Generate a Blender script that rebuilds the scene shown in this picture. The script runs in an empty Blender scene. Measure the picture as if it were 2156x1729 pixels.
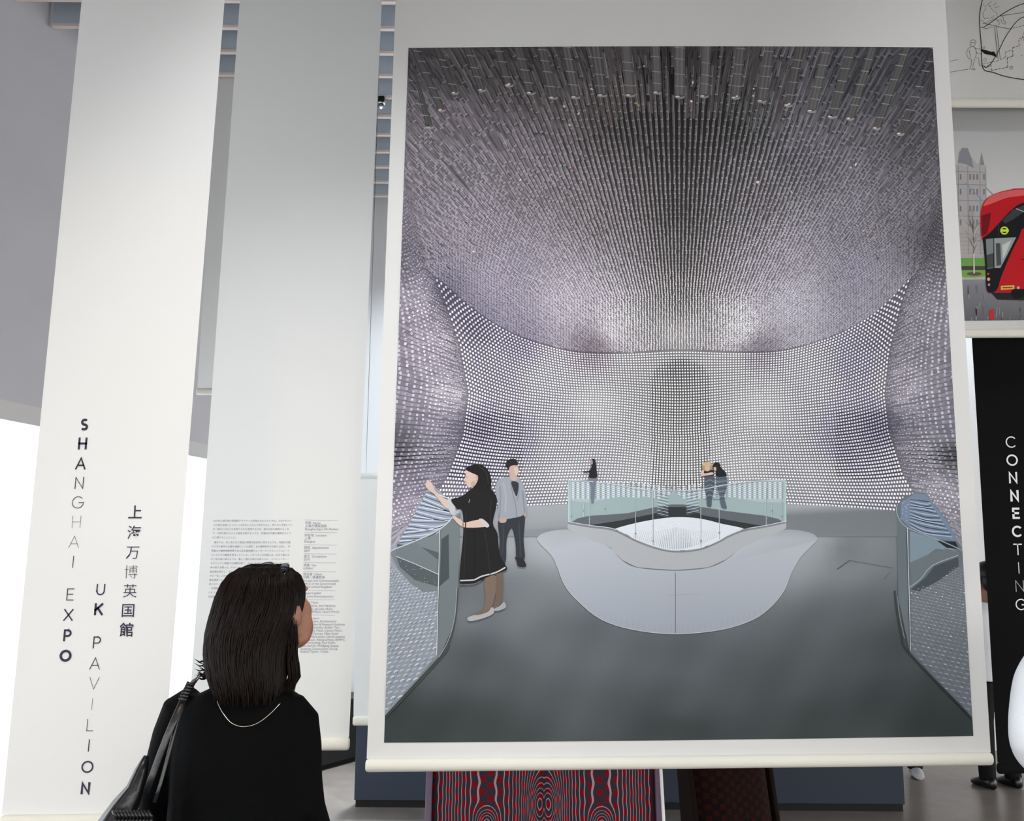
import bpy, bmesh, math, random
import numpy as np
from mathutils import Vector, Matrix

random.seed(7); RNG = np.random.default_rng(11)
SC = bpy.context.scene
COL = SC.collection

# ---------------------------------------------------------------- camera
FPX, PITCH, ROLL, EYE = 2050.0, math.radians(9.3), math.radians(0.45), 1.62
R0 = np.array([1.0, 0, 0]); U0 = np.array([0, -math.sin(PITCH), math.cos(PITCH)])
FWD = np.array([0, math.cos(PITCH), math.sin(PITCH)])
RT = math.cos(ROLL)*R0 + math.sin(ROLL)*U0
UP = -math.sin(ROLL)*R0 + math.cos(ROLL)*U0
CAM = np.array([0, 0, EYE])
cd = bpy.data.cameras.new('camera'); cam = bpy.data.objects.new('camera', cd); COL.objects.link(cam)
cd.sensor_width = 36.0; cd.lens = 36.0*FPX/2156.0; cd.clip_start = 0.05
cam.matrix_world = Matrix(((RT[0], UP[0], -FWD[0], 0), (RT[1], UP[1], -FWD[1], 0), (RT[2], UP[2], -FWD[2], EYE), (0, 0, 0, 1)))
SC.camera = cam

# ---------------------------------------------------------------- world, lights, exposure
SC.view_settings.view_transform = 'Standard'; SC.view_settings.look = 'None'
SC.view_settings.gamma = 1.0; SC.view_settings.use_curve_mapping = False
SC.view_settings.exposure = 0.0
W = bpy.data.worlds.new('world'); SC.world = W; W.use_nodes = True
W.node_tree.nodes['Background'].inputs[0].default_value = (1.0, 0.975, 0.94, 1)
W.node_tree.nodes['Background'].inputs[1].default_value = 4.6
SC.cycles.max_bounces = 4; SC.cycles.diffuse_bounces = 3; SC.cycles.glossy_bounces = 2; SC.cycles.transmission_bounces = 3; SC.cycles.caustics_reflective = False; SC.cycles.caustics_refractive = False; SC.cycles.adaptive_threshold = 0.03

def spot(loc, aim, watts, col, size=70, blend=1.0, rad=0.12):
    l = bpy.data.lights.new('unseen_spot', 'SPOT'); l.energy = watts; l.color = col; l.spot_size = math.radians(size); l.spot_blend = blend; l.shadow_soft_size = rad
    o = bpy.data.objects.new('unseen_spot', l); COL.objects.link(o); o.location = loc
    o.rotation_euler = (Vector(aim)-Vector(loc)).to_track_quat('-Z', 'Y').to_euler()
WARM, NEUT, COOL = (1.0, 0.70, 0.42), (0.94, 0.97, 1.0), (0.86, 0.94, 1.0)   # unseen spots: the warm one inferred from its tint, the others added fill
spot((-1.2, -0.5, 4.5), (-1.22, 3.05, 1.6), 120, WARM, 38)
spot((0.05, 1.3, 4.95), (-0.93, 3.9, 1.4), 250, NEUT, 44)  # added to brighten the lower text banner
for x in (-0.15, 0.6, 1.35): spot((x, 0.9, 4.95), (x, 3.5, 1.0), 135, NEUT, 60)  # added to lift the lower part of the huge banner
spot((1.9, 1.5, 4.95), (1.9, 3.9, 2.6), 70, NEUT, 50)  # added to brighten the sketch banner
spot((-0.9, 8.0, 4.9), (-1.35, 7.6, 0.0), 1500, COOL, 34)  # added to imitate a daylight patch on the far floor
spot((-0.6, 7.6, 4.9), (-1.2, 9.8, 2.0), 190, COOL, 80)  # added fill on the far wall
spot((4.2, 8.4, 4.9), (4.2, 9.8, 3.0), 90, COOL, 60)  # added fill for the right part of the far wall
spot((0.3, 4.7, 4.9), (-0.8, 6.0, 1.5), 420, COOL, 40)  # added to whiten the low white banner

# ---------------------------------------------------------------- helpers
def P(px, py, Y):
    """a picture direction met with the upright plane at distance Y"""
    d = FWD + (px-1078.0)/FPX*RT - (py-864.5)/FPX*UP
    return CAM + d*(Y/d[1])
def PA(a, Y):
    a = np.asarray(a, float)
    d = FWD[None] + ((a[:, 0]-1078.0)/FPX)[:, None]*RT[None] - ((a[:, 1]-864.5)/FPX)[:, None]*UP[None]
    Yv = np.broadcast_to(np.asarray(Y, float), (len(a),))
    return CAM[None] + d*(Yv/d[:, 1])[:, None]
def lin(c):
    c = np.asarray(c, float)/255.0
    return np.where(c <= 0.04045, c/12.92, ((c+0.055)/1.055)**2.4)

def mat(name, rgb, rough=0.6, spec=0.4, metal=0.0, noise=0.0, nscale=40.0, bump=0.0, emit=None, estr=0.0, coat=0.0):
    m = bpy.data.materials.new(name); m.use_nodes = True
    nt = m.node_tree; b = nt.nodes['Principled BSDF']
    c = lin(rgb); b.inputs['Base Color'].default_value = (*c, 1)
    b.inputs['Roughness'].default_value = rough; b.inputs['Specular IOR Level'].default_value = spec
    b.inputs['Metallic'].default_value = metal; b.inputs['Coat Weight'].default_value = coat
    if noise or bump:
        tc = nt.nodes.new('ShaderNodeTexCoord'); nz = nt.nodes.new('ShaderNodeTexNoise')
        nz.inputs['Scale'].default_value = nscale; nz.inputs['Detail'].default_value = 4
        nt.links.new(tc.outputs['Object'], nz.inputs['Vector'])
        if noise:
            r = nt.nodes.new('ShaderNodeValToRGB')
            r.color_ramp.elements[0].position = 0.3; r.color_ramp.elements[1].position = 0.7
            r.color_ramp.elements[0].color = (*(c*(1-noise)), 1); r.color_ramp.elements[1].color = (*np.minimum(c*(1+noise), 1), 1)
            nt.links.new(nz.outputs['Fac'], r.inputs[0]); nt.links.new(r.outputs[0], b.inputs['Base Color'])
        if bump:
            bp = nt.nodes.new('ShaderNodeBump'); bp.inputs['Strength'].default_value = bump; bp.inputs['Distance'].default_value = 0.01
            nt.links.new(nz.outputs['Fac'], bp.inputs['Height']); nt.links.new(bp.outputs[0], b.inputs['Normal'])
    if emit is not None:
        b.inputs['Emission Color'].default_value = (*lin(emit), 1); b.inputs['Emission Strength'].default_value = estr
    return m

def cloth_mat(name, rgb, trans=0.35, tint=(255, 255, 255)):
    m = bpy.data.materials.new(name); m.use_nodes = True; nt = m.node_tree
    nt.nodes.remove(nt.nodes['Principled BSDF'])
    d = nt.nodes.new('ShaderNodeBsdfDiffuse'); t = nt.nodes.new('ShaderNodeBsdfTranslucent'); mx = nt.nodes.new('ShaderNodeMixShader')
    tc = nt.nodes.new('ShaderNodeTexCoord'); nz = nt.nodes.new('ShaderNodeTexNoise'); nz.inputs['Scale'].default_value = 900
    bp = nt.nodes.new('ShaderNodeBump'); bp.inputs['Strength'].default_value = 0.06; bp.inputs['Distance'].default_value = 0.001
    nt.links.new(tc.outputs['Object'], nz.inputs['Vector']); nt.links.new(nz.outputs['Fac'], bp.inputs['Height'])
    nt.links.new(bp.outputs[0], d.inputs['Normal'])
    d.inputs['Color'].default_value = (*lin(rgb), 1); t.inputs['Color'].default_value = (*(lin(rgb)*lin(tint)), 1)
    mx.inputs[0].default_value = trans
    nt.links.new(d.outputs[0], mx.inputs[1]); nt.links.new(t.outputs[0], mx.inputs[2])
    nt.links.new(mx.outputs[0], nt.nodes['Material Output'].inputs['Surface'])
    return m

def print_mat(name, rough=0.55):
    m = bpy.data.materials.new(name); m.use_nodes = True; nt = m.node_tree; b = nt.nodes['Principled BSDF']
    a = nt.nodes.new('ShaderNodeAttribute'); a.attribute_name = 'ink'
    nt.links.new(a.outputs['Color'], b.inputs['Base Color'])
    b.inputs['Roughness'].default_value = rough; b.inputs['Specular IOR Level'].default_value = 0.15
    return m

def tag(o, label=None, cat=None, group=None, kind=None):
    if label: o['label'] = label
    if cat: o['category'] = cat
    if group: o['group'] = group
    if kind: o['kind'] = kind
    return o
def empty(name, loc=(0, 0, 0)):
    o = bpy.data.objects.new(name, None); COL.objects.link(o); o.location = loc; o.empty_display_size = 0.1
    return o
def link(name, me, m, parent=None, smooth=False, base=None):
    o = bpy.data.objects.new(name, me); COL.objects.link(o)
    if m: me.materials.append(m)
    if smooth: me.polygons.foreach_set('use_smooth', [True]*len(me.polygons))
    if parent:
        o.parent = parent
        o.matrix_parent_inverse = parent_world(parent).inverted()
    return o
def parent_world(o):
    m = Matrix.LocRotScale(o.location, o.rotation_euler, o.scale)
    if o.parent: m = parent_world(o.parent) @ o.matrix_parent_inverse @ m
    return m
class MB:
    """collects geometry of ONE piece, in world coordinates"""
    def __init__(s): s.v = []; s.f = []
    def add(s, v, f):
        n = len(s.v); s.v += [tuple(map(float, p)) for p in v]; s.f += [tuple(i+n for i in q) for q in f]; return s
    def box(s, c, size, rot=None):
        c = np.array(c, float); h = np.array(size, float)/2
        v = [np.array((x, y, z))*h for x in (-1, 1) for y in (-1, 1) for z in (-1, 1)]
        if rot is not None: v = [np.array(rot @ Vector(p)) for p in v]
        return s.add([c+p for p in v], [(0, 1, 3, 2), (4, 6, 7, 5), (0, 4, 5, 1), (2, 3, 7, 6), (0, 2, 6, 4), (1, 5, 7, 3)])
    def rings(s, rs, cap=True, closed=True):
        n = len(rs[0]); v = [p for r in rs for p in r]; f = []
        for i in range(len(rs)-1):
            for j in range(n if closed else n-1):
                k = (j+1) % n
                f.append((i*n+j, i*n+k, (i+1)*n+k, (i+1)*n+j))
        if cap and closed:
            f.append(tuple(range(n-1, -1, -1))); f.append(tuple((len(rs)-1)*n+j for j in range(n)))
        return s.add(v, f)
    def tube(s, pts, rad, n=10, cap=True, flat=1.0, nrm=None):
        pts = [np.array(p, float) for p in pts]; R = rad if hasattr(rad, '__len__') else [rad]*len(pts)
        rs = []; up = None
        for i, p in enumerate(pts):
            t = pts[min(i+1, len(pts)-1)]-pts[max(i-1, 0)]; t = t/(np.linalg.norm(t)+1e-9)
            if nrm is not None: up = np.array(nrm, float)
            elif up is None: up = np.array((0, 0, 1.0)) if abs(t[2]) < 0.9 else np.array((0, 1.0, 0))
            a = np.cross(t, up); a /= np.linalg.norm(a)+1e-9; b = np.cross(a, t)
            if nrm is None: up = b
            rs.append([p+R[i]*(math.cos(2*math.pi*k/n)*a+flat*math.sin(2*math.pi*k/n)*b) for k in range(n)])
        return s.rings(rs, cap)
    def ellip(s, c, r, rot=None, nu=16, nv=10):
        rs = []
        for i in range(nv+1):
            th = math.pi*min(max(i/nv, 0.02), 0.98)
            rs.append([(math.sin(th)*math.cos(2*math.pi*k/nu), math.sin(th)*math.sin(2*math.pi*k/nu), math.cos(th)) for k in range(nu)])
        out = []
        for q in rs:
            o = []
            for p in q:
                p = np.array(p)*np.array(r)
                if rot is not None: p = np.array(rot @ Vector(p))
                o.append(p+np.array(c))
            out.append(o)
        return s.rings(out[::-1])
    def lathe(s, c, prof, axis=(0, 0, 1), n=20):
        ax = np.array(axis, float); ax /= np.linalg.norm(ax)
        a = np.cross(ax, (0, 1, 0) if abs(ax[1]) < 0.9 else (1, 0, 0)); a /= np.linalg.norm(a); b = np.cross(ax, a)
        return s.rings([[np.array(c)+ax*h+r*(math.cos(2*math.pi*k/n)*a+math.sin(2*math.pi*k/n)*b) for k in range(n)] for r, h in prof])
    def mesh(s, name):
        me = bpy.data.meshes.new(name); me.from_pydata(s.v, [], s.f); me.update()
        bm = bmesh.new(); bm.from_mesh(me); bmesh.ops.recalc_face_normals(bm, faces=bm.faces); bm.to_mesh(me); bm.free()
        return me
    def build(s, name, m, parent=None, smooth=False, bevel=0.0):
        o = link(name, s.mesh(name), m, parent, smooth)
        if bevel:
            md = o.modifiers.new('bevel', 'BEVEL'); md.width = bevel; md.segments = 2; md.limit_method = 'ANGLE'
        return o
def bake(o, mods):
    """apply a list of (type, settings) to a mesh object"""
    for t, kw in mods:
        md = o.modifiers.new(t.lower(), t)
        for k, v in kw.items(): setattr(md, k, v)
    dg = bpy.context.evaluated_depsgraph_get(); dg.update()
    me = bpy.data.meshes.new_from_object(o.evaluated_get(dg)); old = o.data
    o.modifiers.clear(); o.data = me; bpy.data.meshes.remove(old)
    return o

class Paint:
    """flat print: inked shapes laid on one upright sheet at distance Y; ink layers are fractions of a millimetre apart"""
    def __init__(s, Y, gain=1.0, clip=None):
        s.Y = Y; s.g = gain; s.clip = clip; s.v = []; s.l = []; s.c = []; s.f = []; s.n = 0
    def raw(s, pts, cols, faces, layer):
        pts = np.asarray(pts, float)
        if s.clip is not None: pts = s.clip(pts.copy())
        cols = np.asarray(cols, float)
        if cols.ndim == 1: cols = np.tile(cols, (len(pts), 1))
        s.v.append(pts); s.c.append(cols); s.l.append(np.broadcast_to(np.asarray(layer, float)+(random.random()*.3 if np.ndim(layer) == 0 else 0), (len(pts),)))
        s.f += [tuple(int(i)+s.n for i in q) for q in faces]; s.n += len(pts)
    def poly(s, pts, col, layer=1): s.raw(pts, col, [tuple(range(len(pts)))], layer)
    def spoly(s, pts, col, layer=1, k=5): s.poly(smooth_closed(pts, k), col, layer)
    def quads(s, q, cols, layer=1):
        q = np.asarray(q, float); n = len(q)
        if n == 0: return
        cols = np.asarray(cols, float)
        if cols.ndim == 1: cols = np.tile(cols, (n, 1))
        if cols.ndim == 2: cols = np.repeat(cols[:, None], 4, 1)
        s.raw(q.reshape(-1, 2), cols.reshape(-1, 3), np.arange(4*n).reshape(n, 4), np.repeat(layer+(RNG.permutation(n)/n)*.9, 4))
    def stroke(s, pts, w, col, layer=2, smooth=0, close=False):
        p = np.array(pts, float)
        if smooth: p = smooth_open(p, smooth)
        if close: p = np.vstack([p, p[:1]])
        t = np.gradient(p, axis=0)
        if close: t[0] = t[-1] = p[1]-p[-2]
        t /= np.linalg.norm(t, axis=1)[:, None]+1e-9; nn = np.stack([-t[:, 1], t[:, 0]], 1)
        ww = (np.interp(np.linspace(0, 1, len(p)), np.linspace(0, 1, len(w)), w) if hasattr(w, '__len__') else np.full(len(p), float(w)))/2
        a = p+nn*ww[:, None]; b = p-nn*ww[:, None]
        s.quads(np.stack([a[:-1], a[1:], b[1:], b[:-1]], 1), col, layer)
    def dash(s, pts, w, col, on=5, off=3, layer=2):
        p = np.array(pts, float)
        for a, b in zip(p[:-1], p[1:]):
            L = np.linalg.norm(b-a); d = (b-a)/(L+1e-9); x = 0
            while x < L:
                s.stroke([a+d*x, a+d*min(x+on, L)], w, col, layer); x += on+off
    def ell(s, cx, cy, rx, ry, col, layer=2, n=18, rot=0):
        t = np.linspace(0, 2*np.pi, n, endpoint=False); x = rx*np.cos(t); y = ry*np.sin(t)
        s.poly(np.stack([cx+x*math.cos(rot)-y*math.sin(rot), cy+x*math.sin(rot)+y*math.cos(rot)], 1), col, layer)
    def build(s, name, m, parent):
        v = np.vstack(s.v); l = np.concatenate(s.l); c = np.vstack(s.c)
        pos = PA(v, s.Y-0.0015-0.00025*l)
        me = bpy.data.meshes.new(name); me.from_pydata(pos.tolist(), [], s.f); me.update()
        at = me.color_attributes.new('ink', 'FLOAT_COLOR', 'POINT')
        rgba = np.ones((len(c), 4), np.float32); rgba[:, :3] = np.minimum(lin(np.clip(c, 0, 255))*(s.g(v)[:, None] if callable(s.g) else s.g), 0.95)
        at.data.foreach_set('color', rgba.ravel())
        return link(name, me, m, parent)
def cr(p0, p1, p2, p3, t):
    return 0.5*((2*p1)+(-p0+p2)*t+(2*p0-5*p1+4*p2-p3)*t*t+(-p0+3*p1-3*p2+p3)*t**3)
def smooth_open(p, k):
    p = np.array(p, float); q = np.vstack([2*p[:1]-p[1:2], p, 2*p[-1:]-p[-2:-1]]); o = []
    for i in range(len(p)-1):
        for j in range(k): o.append(cr(q[i], q[i+1], q[i+2], q[i+3], j/k))
    return np.array(o+[p[-1]])
def smooth_closed(p, k):
    p = np.array(p, float); n = len(p); o = []
    for i in range(n):
        for j in range(k): o.append(cr(p[i-1], p[i], p[(i+1) % n], p[(i+2) % n], j/k))
    return np.array(o)

# stroke alphabet in a unit box (x right, y down), used for lettering of changing weight
def arc(cx, cy, rx, ry, a0, a1, n=14):
    t = np.radians(np.linspace(a0, a1, n)); return list(zip(cx+rx*np.cos(t), cy+ry*np.sin(t)))
GL = {'S': [arc(.36, .26, .25, .25, -35, -270, 14)+arc(.36, .75, .27, .25, -90, 145, 14)],
      'H': [[(.06, 0), (.06, 1)], [(.74, 0), (.74, 1)], [(.06, .5), (.74, .5)]],
      'A': [[(0, 1), (.42, 0), (.84, 1)], [(.15, .68), (.69, .68)]],
      'N': [[(.06, 1), (.06, 0), (.76, 1), (.76, 0)]],
      'G': [arc(.5, .5, .49, .5, -42, -360, 26)+[(.99, .53), (.55, .53)]],
      'I': [[(.1, 0), (.1, 1)]],
      'E': [[(.62, 0), (.06, 0), (.06, 1), (.62, 1)], [(.06, .48), (.56, .48)]],
      'X': [[(0, 0), (.76, 1)], [(.76, 0), (0, 1)]],
      'P': [[(.06, 1), (.06, 0), (.38, 0)]+arc(.38, .28, .27, .28, -90, 90, 12)+[(.06, .56)]],
      'O': [arc(.5, .5, .5, .5, 0, 360, 32)],
      'U': [[(.06, 0), (.06, .64)]+arc(.4, .64, .34, .36, 180, 0, 14)+[(.74, 0)]],
      'K': [[(.06, 0), (.06, 1)], [(.7, 0), (.08, .58)], [(.3, .4), (.74, 1)]],
      'V': [[(0, 0), (.4, 1), (.8, 0)]],
      'L': [[(.06, 0), (.06, 1), (.6, 1)]],
      'C': [arc(.5, .5, .49, .5, -42, -318, 24)],
      'T': [[(0, 0), (.74, 0)], [(.37, 0), (.37, 1)]]}
def letter(ch, cx, cy, h, w, col, Y, parent, m, lean=0.0):
    """one printed letter = one flat piece; mitred strokes"""
    pt = Paint(Y); xs = [p[0] for st in GL[ch] for p in st]; mid = (min(xs)+max(xs))/2
    for st in GL[ch]:
        p = np.array(st, float); hh = h-w
        q = np.stack([cx+(p[:, 0]-mid)*hh-(p[:, 1]-.5)*hh*lean, cy+(p[:, 1]-.5)*hh], 1)
        closed = ch == 'O'
        d = np.diff(q, axis=0); d /= np.linalg.norm(d, axis=1)[:, None]+1e-9
        L = []; Rr = []
        for i in range(len(q)):
            a = d[i-1] if i > 0 else (d[-1] if closed else d[0]); b = d[i] if i < len(d) else (d[0] if closed else d[-1])
            na = np.array((-a[1], a[0])); nb = np.array((-b[1], b[0])); mm = na+nb; mm /= np.linalg.norm(mm)+1e-9
            k = min(1/max(mm@na, .3), 2.2); e = np.zeros(2)
            if not closed and i == 0: e = -b*w/2*(ch in 'EFTLPHKIAXVN')
            if not closed and i == len(q)-1: e = a*w/2*(ch in 'EFTLPHKIAXVN')
            L.append(q[i]+e+mm*k*w/2); Rr.append(q[i]+e-mm*k*w/2)
        L = np.array(L); Rr = np.array(Rr)
        pt.quads(np.stack([L[:-1], L[1:], Rr[1:], Rr[:-1]], 1), col, 1)
    return pt.build('letter', m, parent)
def text_mesh(body, size_px, px, py, Y, parent, m, name, offset=0.0, spacing=1.0, line=1.0, align='LEFT', lean=0.0):
    cu = bpy.data.curves.new(name, 'FONT'); cu.body = body; cu.size = 1.0; cu.resolution_u = 2
    cu.offset = offset; cu.space_character = spacing; cu.space_line = line; cu.align_x = align
    o = bpy.data.objects.new(name, cu); COL.objects.link(o)
    dg = bpy.context.evaluated_depsgraph_get(); dg.update()
    me = bpy.data.meshes.new_from_object(o.evaluated_get(dg))
    bpy.data.objects.remove(o); bpy.data.curves.remove(cu)
    n = len(me.vertices); a = np.empty(n*3, np.float32); me.vertices.foreach_get('co', a); a = a.reshape(-1, 3)
    px2 = np.stack([px+a[:, 0]*size_px+a[:, 1]*size_px*lean, py-a[:, 1]*size_px], 1)
    if align == 'CENTER':
        px2[:, 1] += (a[:, 1].max()+a[:, 1].min())/2*size_px
    me.vertices.foreach_set('co', PA(px2, Y-0.0019).astype(np.float32).ravel()); me.update()
    return link(name, me, m, parent)

# ================================================================ materials
M = dict(
    banner=cloth_mat('banner_fabric', (238, 237, 234), 0.34), black_banner=mat('black_banner_fabric', (13, 13, 14), 0.8, 0.1),
    bar=cloth_mat('bar_pocket_fabric', (238, 235, 224), 0.12), wall=mat('grey_wall_paint', (222, 222, 229), 0.85, 0.2, noise=0.02, nscale=3),
    white_wall=mat('white_wall_paint', (236, 238, 240), 0.85, 0.2, noise=0.01, nscale=2),
    floor=mat('polished_floor', (140, 132, 126), 0.3, 0.3, noise=0.10, nscale=6), black=mat('black_paint', (10, 10, 11), 0.6, 0.3),
    void=mat('dark_soffit', (22, 22, 24), 0.9, 0.1), baffle=mat('baffle_paint', (205, 214, 226), 0.7, 0.3), lip=mat('baffle_lip', (244, 230, 224), 0.6, 0.3),
    navy=mat('navy_partition_paint', (46, 54, 68), 0.6, 0.3, noise=0.04, nscale=8), ink=mat('dark_ink', (62, 56, 74), 0.7, 0.1), grey_ink=mat('grey_ink', (120, 120, 130), 0.7, 0.1),
    white_ink=mat('white_ink', (240, 240, 240), 0.7, 0.1), photo=print_mat('print_ink'),
    blind=mat('daylit_blind', (225, 232, 238), 0.8, 0.1, emit=(236, 247, 255), estr=2.3), frame=mat('white_frame_paint', (235, 235, 235), 0.5, 0.3),
    chrome=mat('chrome', (200, 205, 210), 0.18, 0.5, metal=1.0), black_metal=mat('black_metal', (14, 14, 15), 0.4, 0.5),
    plinth=mat('black_plinth_paint', (20, 21, 24), 0.55, 0.4))

# ================================================================ the room
def slab(name, c, size, m, rot=None, parent=None, kind='structure'):
    o = MB().box(c, size, rot).build(name, m, parent)
    if kind and not parent: o['kind'] = kind
    return o
slab('floor', (1.5, 2.2, -0.05), (15, 16.8, 0.1), M['floor'])
ZB = 5.2                                                   # underside of the ceiling baffles
ceil = slab('ceiling', (1.5, 2.2, ZB+0.42), (15, 16.8, 0.1), M['void'])
def y_at(px, py, z):
    d = FWD + (px-1078.0)/FPX*RT - (py-864.5)/FPX*UP
    return d[1]*(z-EYE)/d[2]
LW = lambda Y: -3.16+0.283*(Y-6.0)                         # the left wall runs away to the right
WDIR = math.atan2(0.283, 1.0); WROT = Matrix.Rotation(-WDIR, 3, 'Z')
BACK = y_at(800, 437, ZB)+0.05
def wallbox(name, y0, y1, z0, z1, th, m, off=0.0, parent=None, kind='structure'):
    p0 = np.array((LW(y0), y0)); p1 = np.array((LW(y1), y1)); c = (p0+p1)/2; L = np.linalg.norm(p1-p0)
    nx, ny = -math.cos(WDIR), math.sin(WDIR)
    return slab(name, (c[0]+nx*(th/2+off), c[1]+ny*(th/2+off), (z0+z1)/2), (th, L, z1-z0), m, WROT, parent, kind)
HEAD = 2.54
wallbox('wall_left', -2.4, BACK+0.1, HEAD+0.1, ZB+0.37, 0.2, M['wall'])
win = wallbox('window_1', -2.4, BACK+0.1, 0.0, HEAD, 0.03, M['blind'], off=0.06)
wallbox('head_rail', -2.4, BACK+0.1, HEAD-0.02, HEAD+0.1, 0.16, M['frame'], parent=win)
for k in range(6):
    y = -1.4+2.1*k
    wallbox('mullion', y, y+0.06, 0.0, HEAD-0.02, 0.1, M['frame'], off=0.03+0.07, parent=win)
xb = LW(BACK)
slab('wall_back', ((xb+9)/2, BACK+0.15, (ZB+0.3)/2), (9-xb+0.4, 0.2, ZB+0.3), M['white_wall'])
rows = [3, 60, 112, 160, 205, 246, 284, 320, 352, 384, 413]
ys = [y_at(812, y, ZB) for y in rows]; st = (ys[-1]-ys[0])/10
for Y in [ys[0]-st*3, ys[0]-st*2, ys[0]-st]+ys:
    x0 = LW(Y)+0.04
    b = slab('baffle', ((x0+8)/2, Y+0.02, ZB+0.155), (8-x0, 0.03, 0.27), M['baffle'], parent=ceil)
    slab('lip', ((x0+8)/2, Y+0.018, ZB+0.01), (8-x0, 0.034, 0.02), M['lip'], parent=b)
slab('light_block_front', (1.5, -2.25, 3.7), (15, 0.1, 3.7), M['wall'])  # unseen wall added to keep light low and darken the banner tops
slab('light_block_right', (9.05, 2.2, 4.1), (0.1, 16.8, 3.0), M['wall'])  # unseen, added so sky light from this side enters only below it

# black display plinth near the window wall and the navy partition
pl = P(720, 1612, 1.0); 
def on_floor(px, py):
    d = FWD + (px-1078.0)/FPX*RT - (py-864.5)/FPX*UP
    return CAM + d*(-EYE/d[2])
a = on_floor(672, 1626); b_ = on_floor(800, 1590)
dv = (b_-a)[:2]; ang = math.atan2(dv[1], dv[0]); L = 1.3
c = np.array((a[0], a[1]))+dv/np.linalg.norm(dv)*(L/2-0.55)+np.array((-math.sin(ang), math.cos(ang)))*0.35
pz = empty('display_plinth', (c[0], c[1], 0)); rz = Matrix.Rotation(ang, 3, 'Z')
tag(pz, 'low black display plinth on the floor behind the text banner', 'plinth')
MB().box((c[0], c[1], 0.27), (L, 0.7, 0.46), rz).build('body', M['plinth'], pz, bevel=0.01)
MB().box((c[0], c[1], 0.02), (L-0.08, 0.62, 0.04), rz).build('recessed_foot', M['black'], pz)
MB().box((c[0], c[1], 0.515), (L+0.03, 0.73, 0.03), rz).build('top', M['plinth'], pz, bevel=0.005)
br = on_floor(1908, 1712); NY = br[1]; nx0 = P(745, 1650, NY)[0]; nx1 = P(1908, 1680, NY)[0]
np_ = empty('partition', ((nx0+nx1)/2, NY+0.1, 0)); tag(np_, 'dark navy painted partition standing behind the patterned bench seat', 'partition')
nw = (nx1-nx0)/3
for k in range(3):
    MB().box((nx0+nw*(k+.5), NY+0.1, 0.62), (nw-0.004, 0.16, 1.14), None).build('panel', M['navy'], np_, bevel=0.004)
MB().box(((nx0+nx1)/2, NY+0.1, 0.025), (nx1-nx0-0.02, 0.12, 0.05)).build('plinth_board', M['black'], np_)
MB().box(((nx0+nx1)/2, NY+0.1, 1.205), (nx1-nx0+0.01, 0.18, 0.03)).build('cap', M['navy'], np_, bevel=0.004)

# ================================================================ banners
def banner(name, Y, top, left, right, bot, bar, label, m=None, mbar=None, bow=0.006, tube=0.022, rods=True):
    """left / right: two (x, y) points of each side edge; bot: sheet end (yl, yr); bar: pocket end (yl, yr)"""
    fx = lambda e, y: e[0][0]+(e[1][0]-e[0][0])*(y-e[0][1])/(e[1][1]-e[0][1])
    root = empty(name, tuple(P((fx(left, bot[0])+fx(right, bot[1]))/2, bar[0], Y))); tag(root, label, 'banner')
    nx, ny = 8, 36; V = []; F = []
    for i in range(ny+1):
        for j in range(nx+1):
            u, v = j/nx, i/ny
            yl = top+(bot[0]-top)*v; yr = top+(bot[1]-top)*v; y = yl+(yr-yl)*u
            V.append(PA([(fx(left, yl)*(1-u)+fx(right, yr)*u, y)], Y)[0])
    for i in range(ny):
        for j in range(nx):
            k = i*(nx+1)+j; F.append((k, k+1, k+nx+2, k+nx+1))
    s = MB().add(V, F).build('sheet', m or M['banner'], root, True)
    # weighted pocket along the foot: a flattened tube with welded seam
    pl_, pr_ = P(fx(left, (bot[0]+bar[0])/2)-1, (bot[0]+bar[0])/2, Y), P(fx(right, (bot[1]+bar[1])/2)+1, (bot[1]+bar[1])/2, Y)
    h = np.linalg.norm(P(fx(left, bot[0]), bot[0], Y)-P(fx(left, bar[0]), bar[0], Y))/2
    mb = MB(); rs = []
    N = 14; dirv = (pr_-pl_)/np.linalg.norm(pr_-pl_)
    for k, (t, sc) in enumerate([(0, .72), (0.004, .93), (0.012, 1.0)]+[(x, 1.0) for x in np.linspace(.05, np.linalg.norm(pr_-pl_)-.05, 26)]+[(-0.012, 1.0), (-0.004, .93), (0, .72)]):
        tt = t if k < 29 else np.linalg.norm(pr_-pl_)+t
        c = pl_+dirv*tt; w = 1+0.03*math.sin(tt*31)+0.02*math.sin(tt*53+1)
        rs.append([c+np.array((0, -tube*sc*math.cos(2*math.pi*q/N)*w, 0))+np.array((0, 0, 1))*h*sc*math.copysign(abs(math.sin(2*math.pi*q/N))**.7, math.sin(2*math.pi*q/N)) for q in range(N)])
    mb.rings(rs).build('bottom_bar', mbar or M['bar'], root, True)
    # two hanging cords up to the ceiling
    zt = float(V[0][2])
    for e, y in ((left, top), (right, top)):
        t = P(fx(e, y)*.85+(fx(left, y)+fx(right, y))*.075, y, Y)
        if zt < ZB-0.05: MB().tube([t, (t[0], t[1], ZB+0.1)], 0.002, 6).build('cord', M['chrome'], root)
    tl, tr = P(fx(left, top), top, Y), P(fx(right, top), top, Y)
    MB().tube([tl, tr], 0.012, 10).build('top_rail', M['frame'], root, True)
    return root

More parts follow.
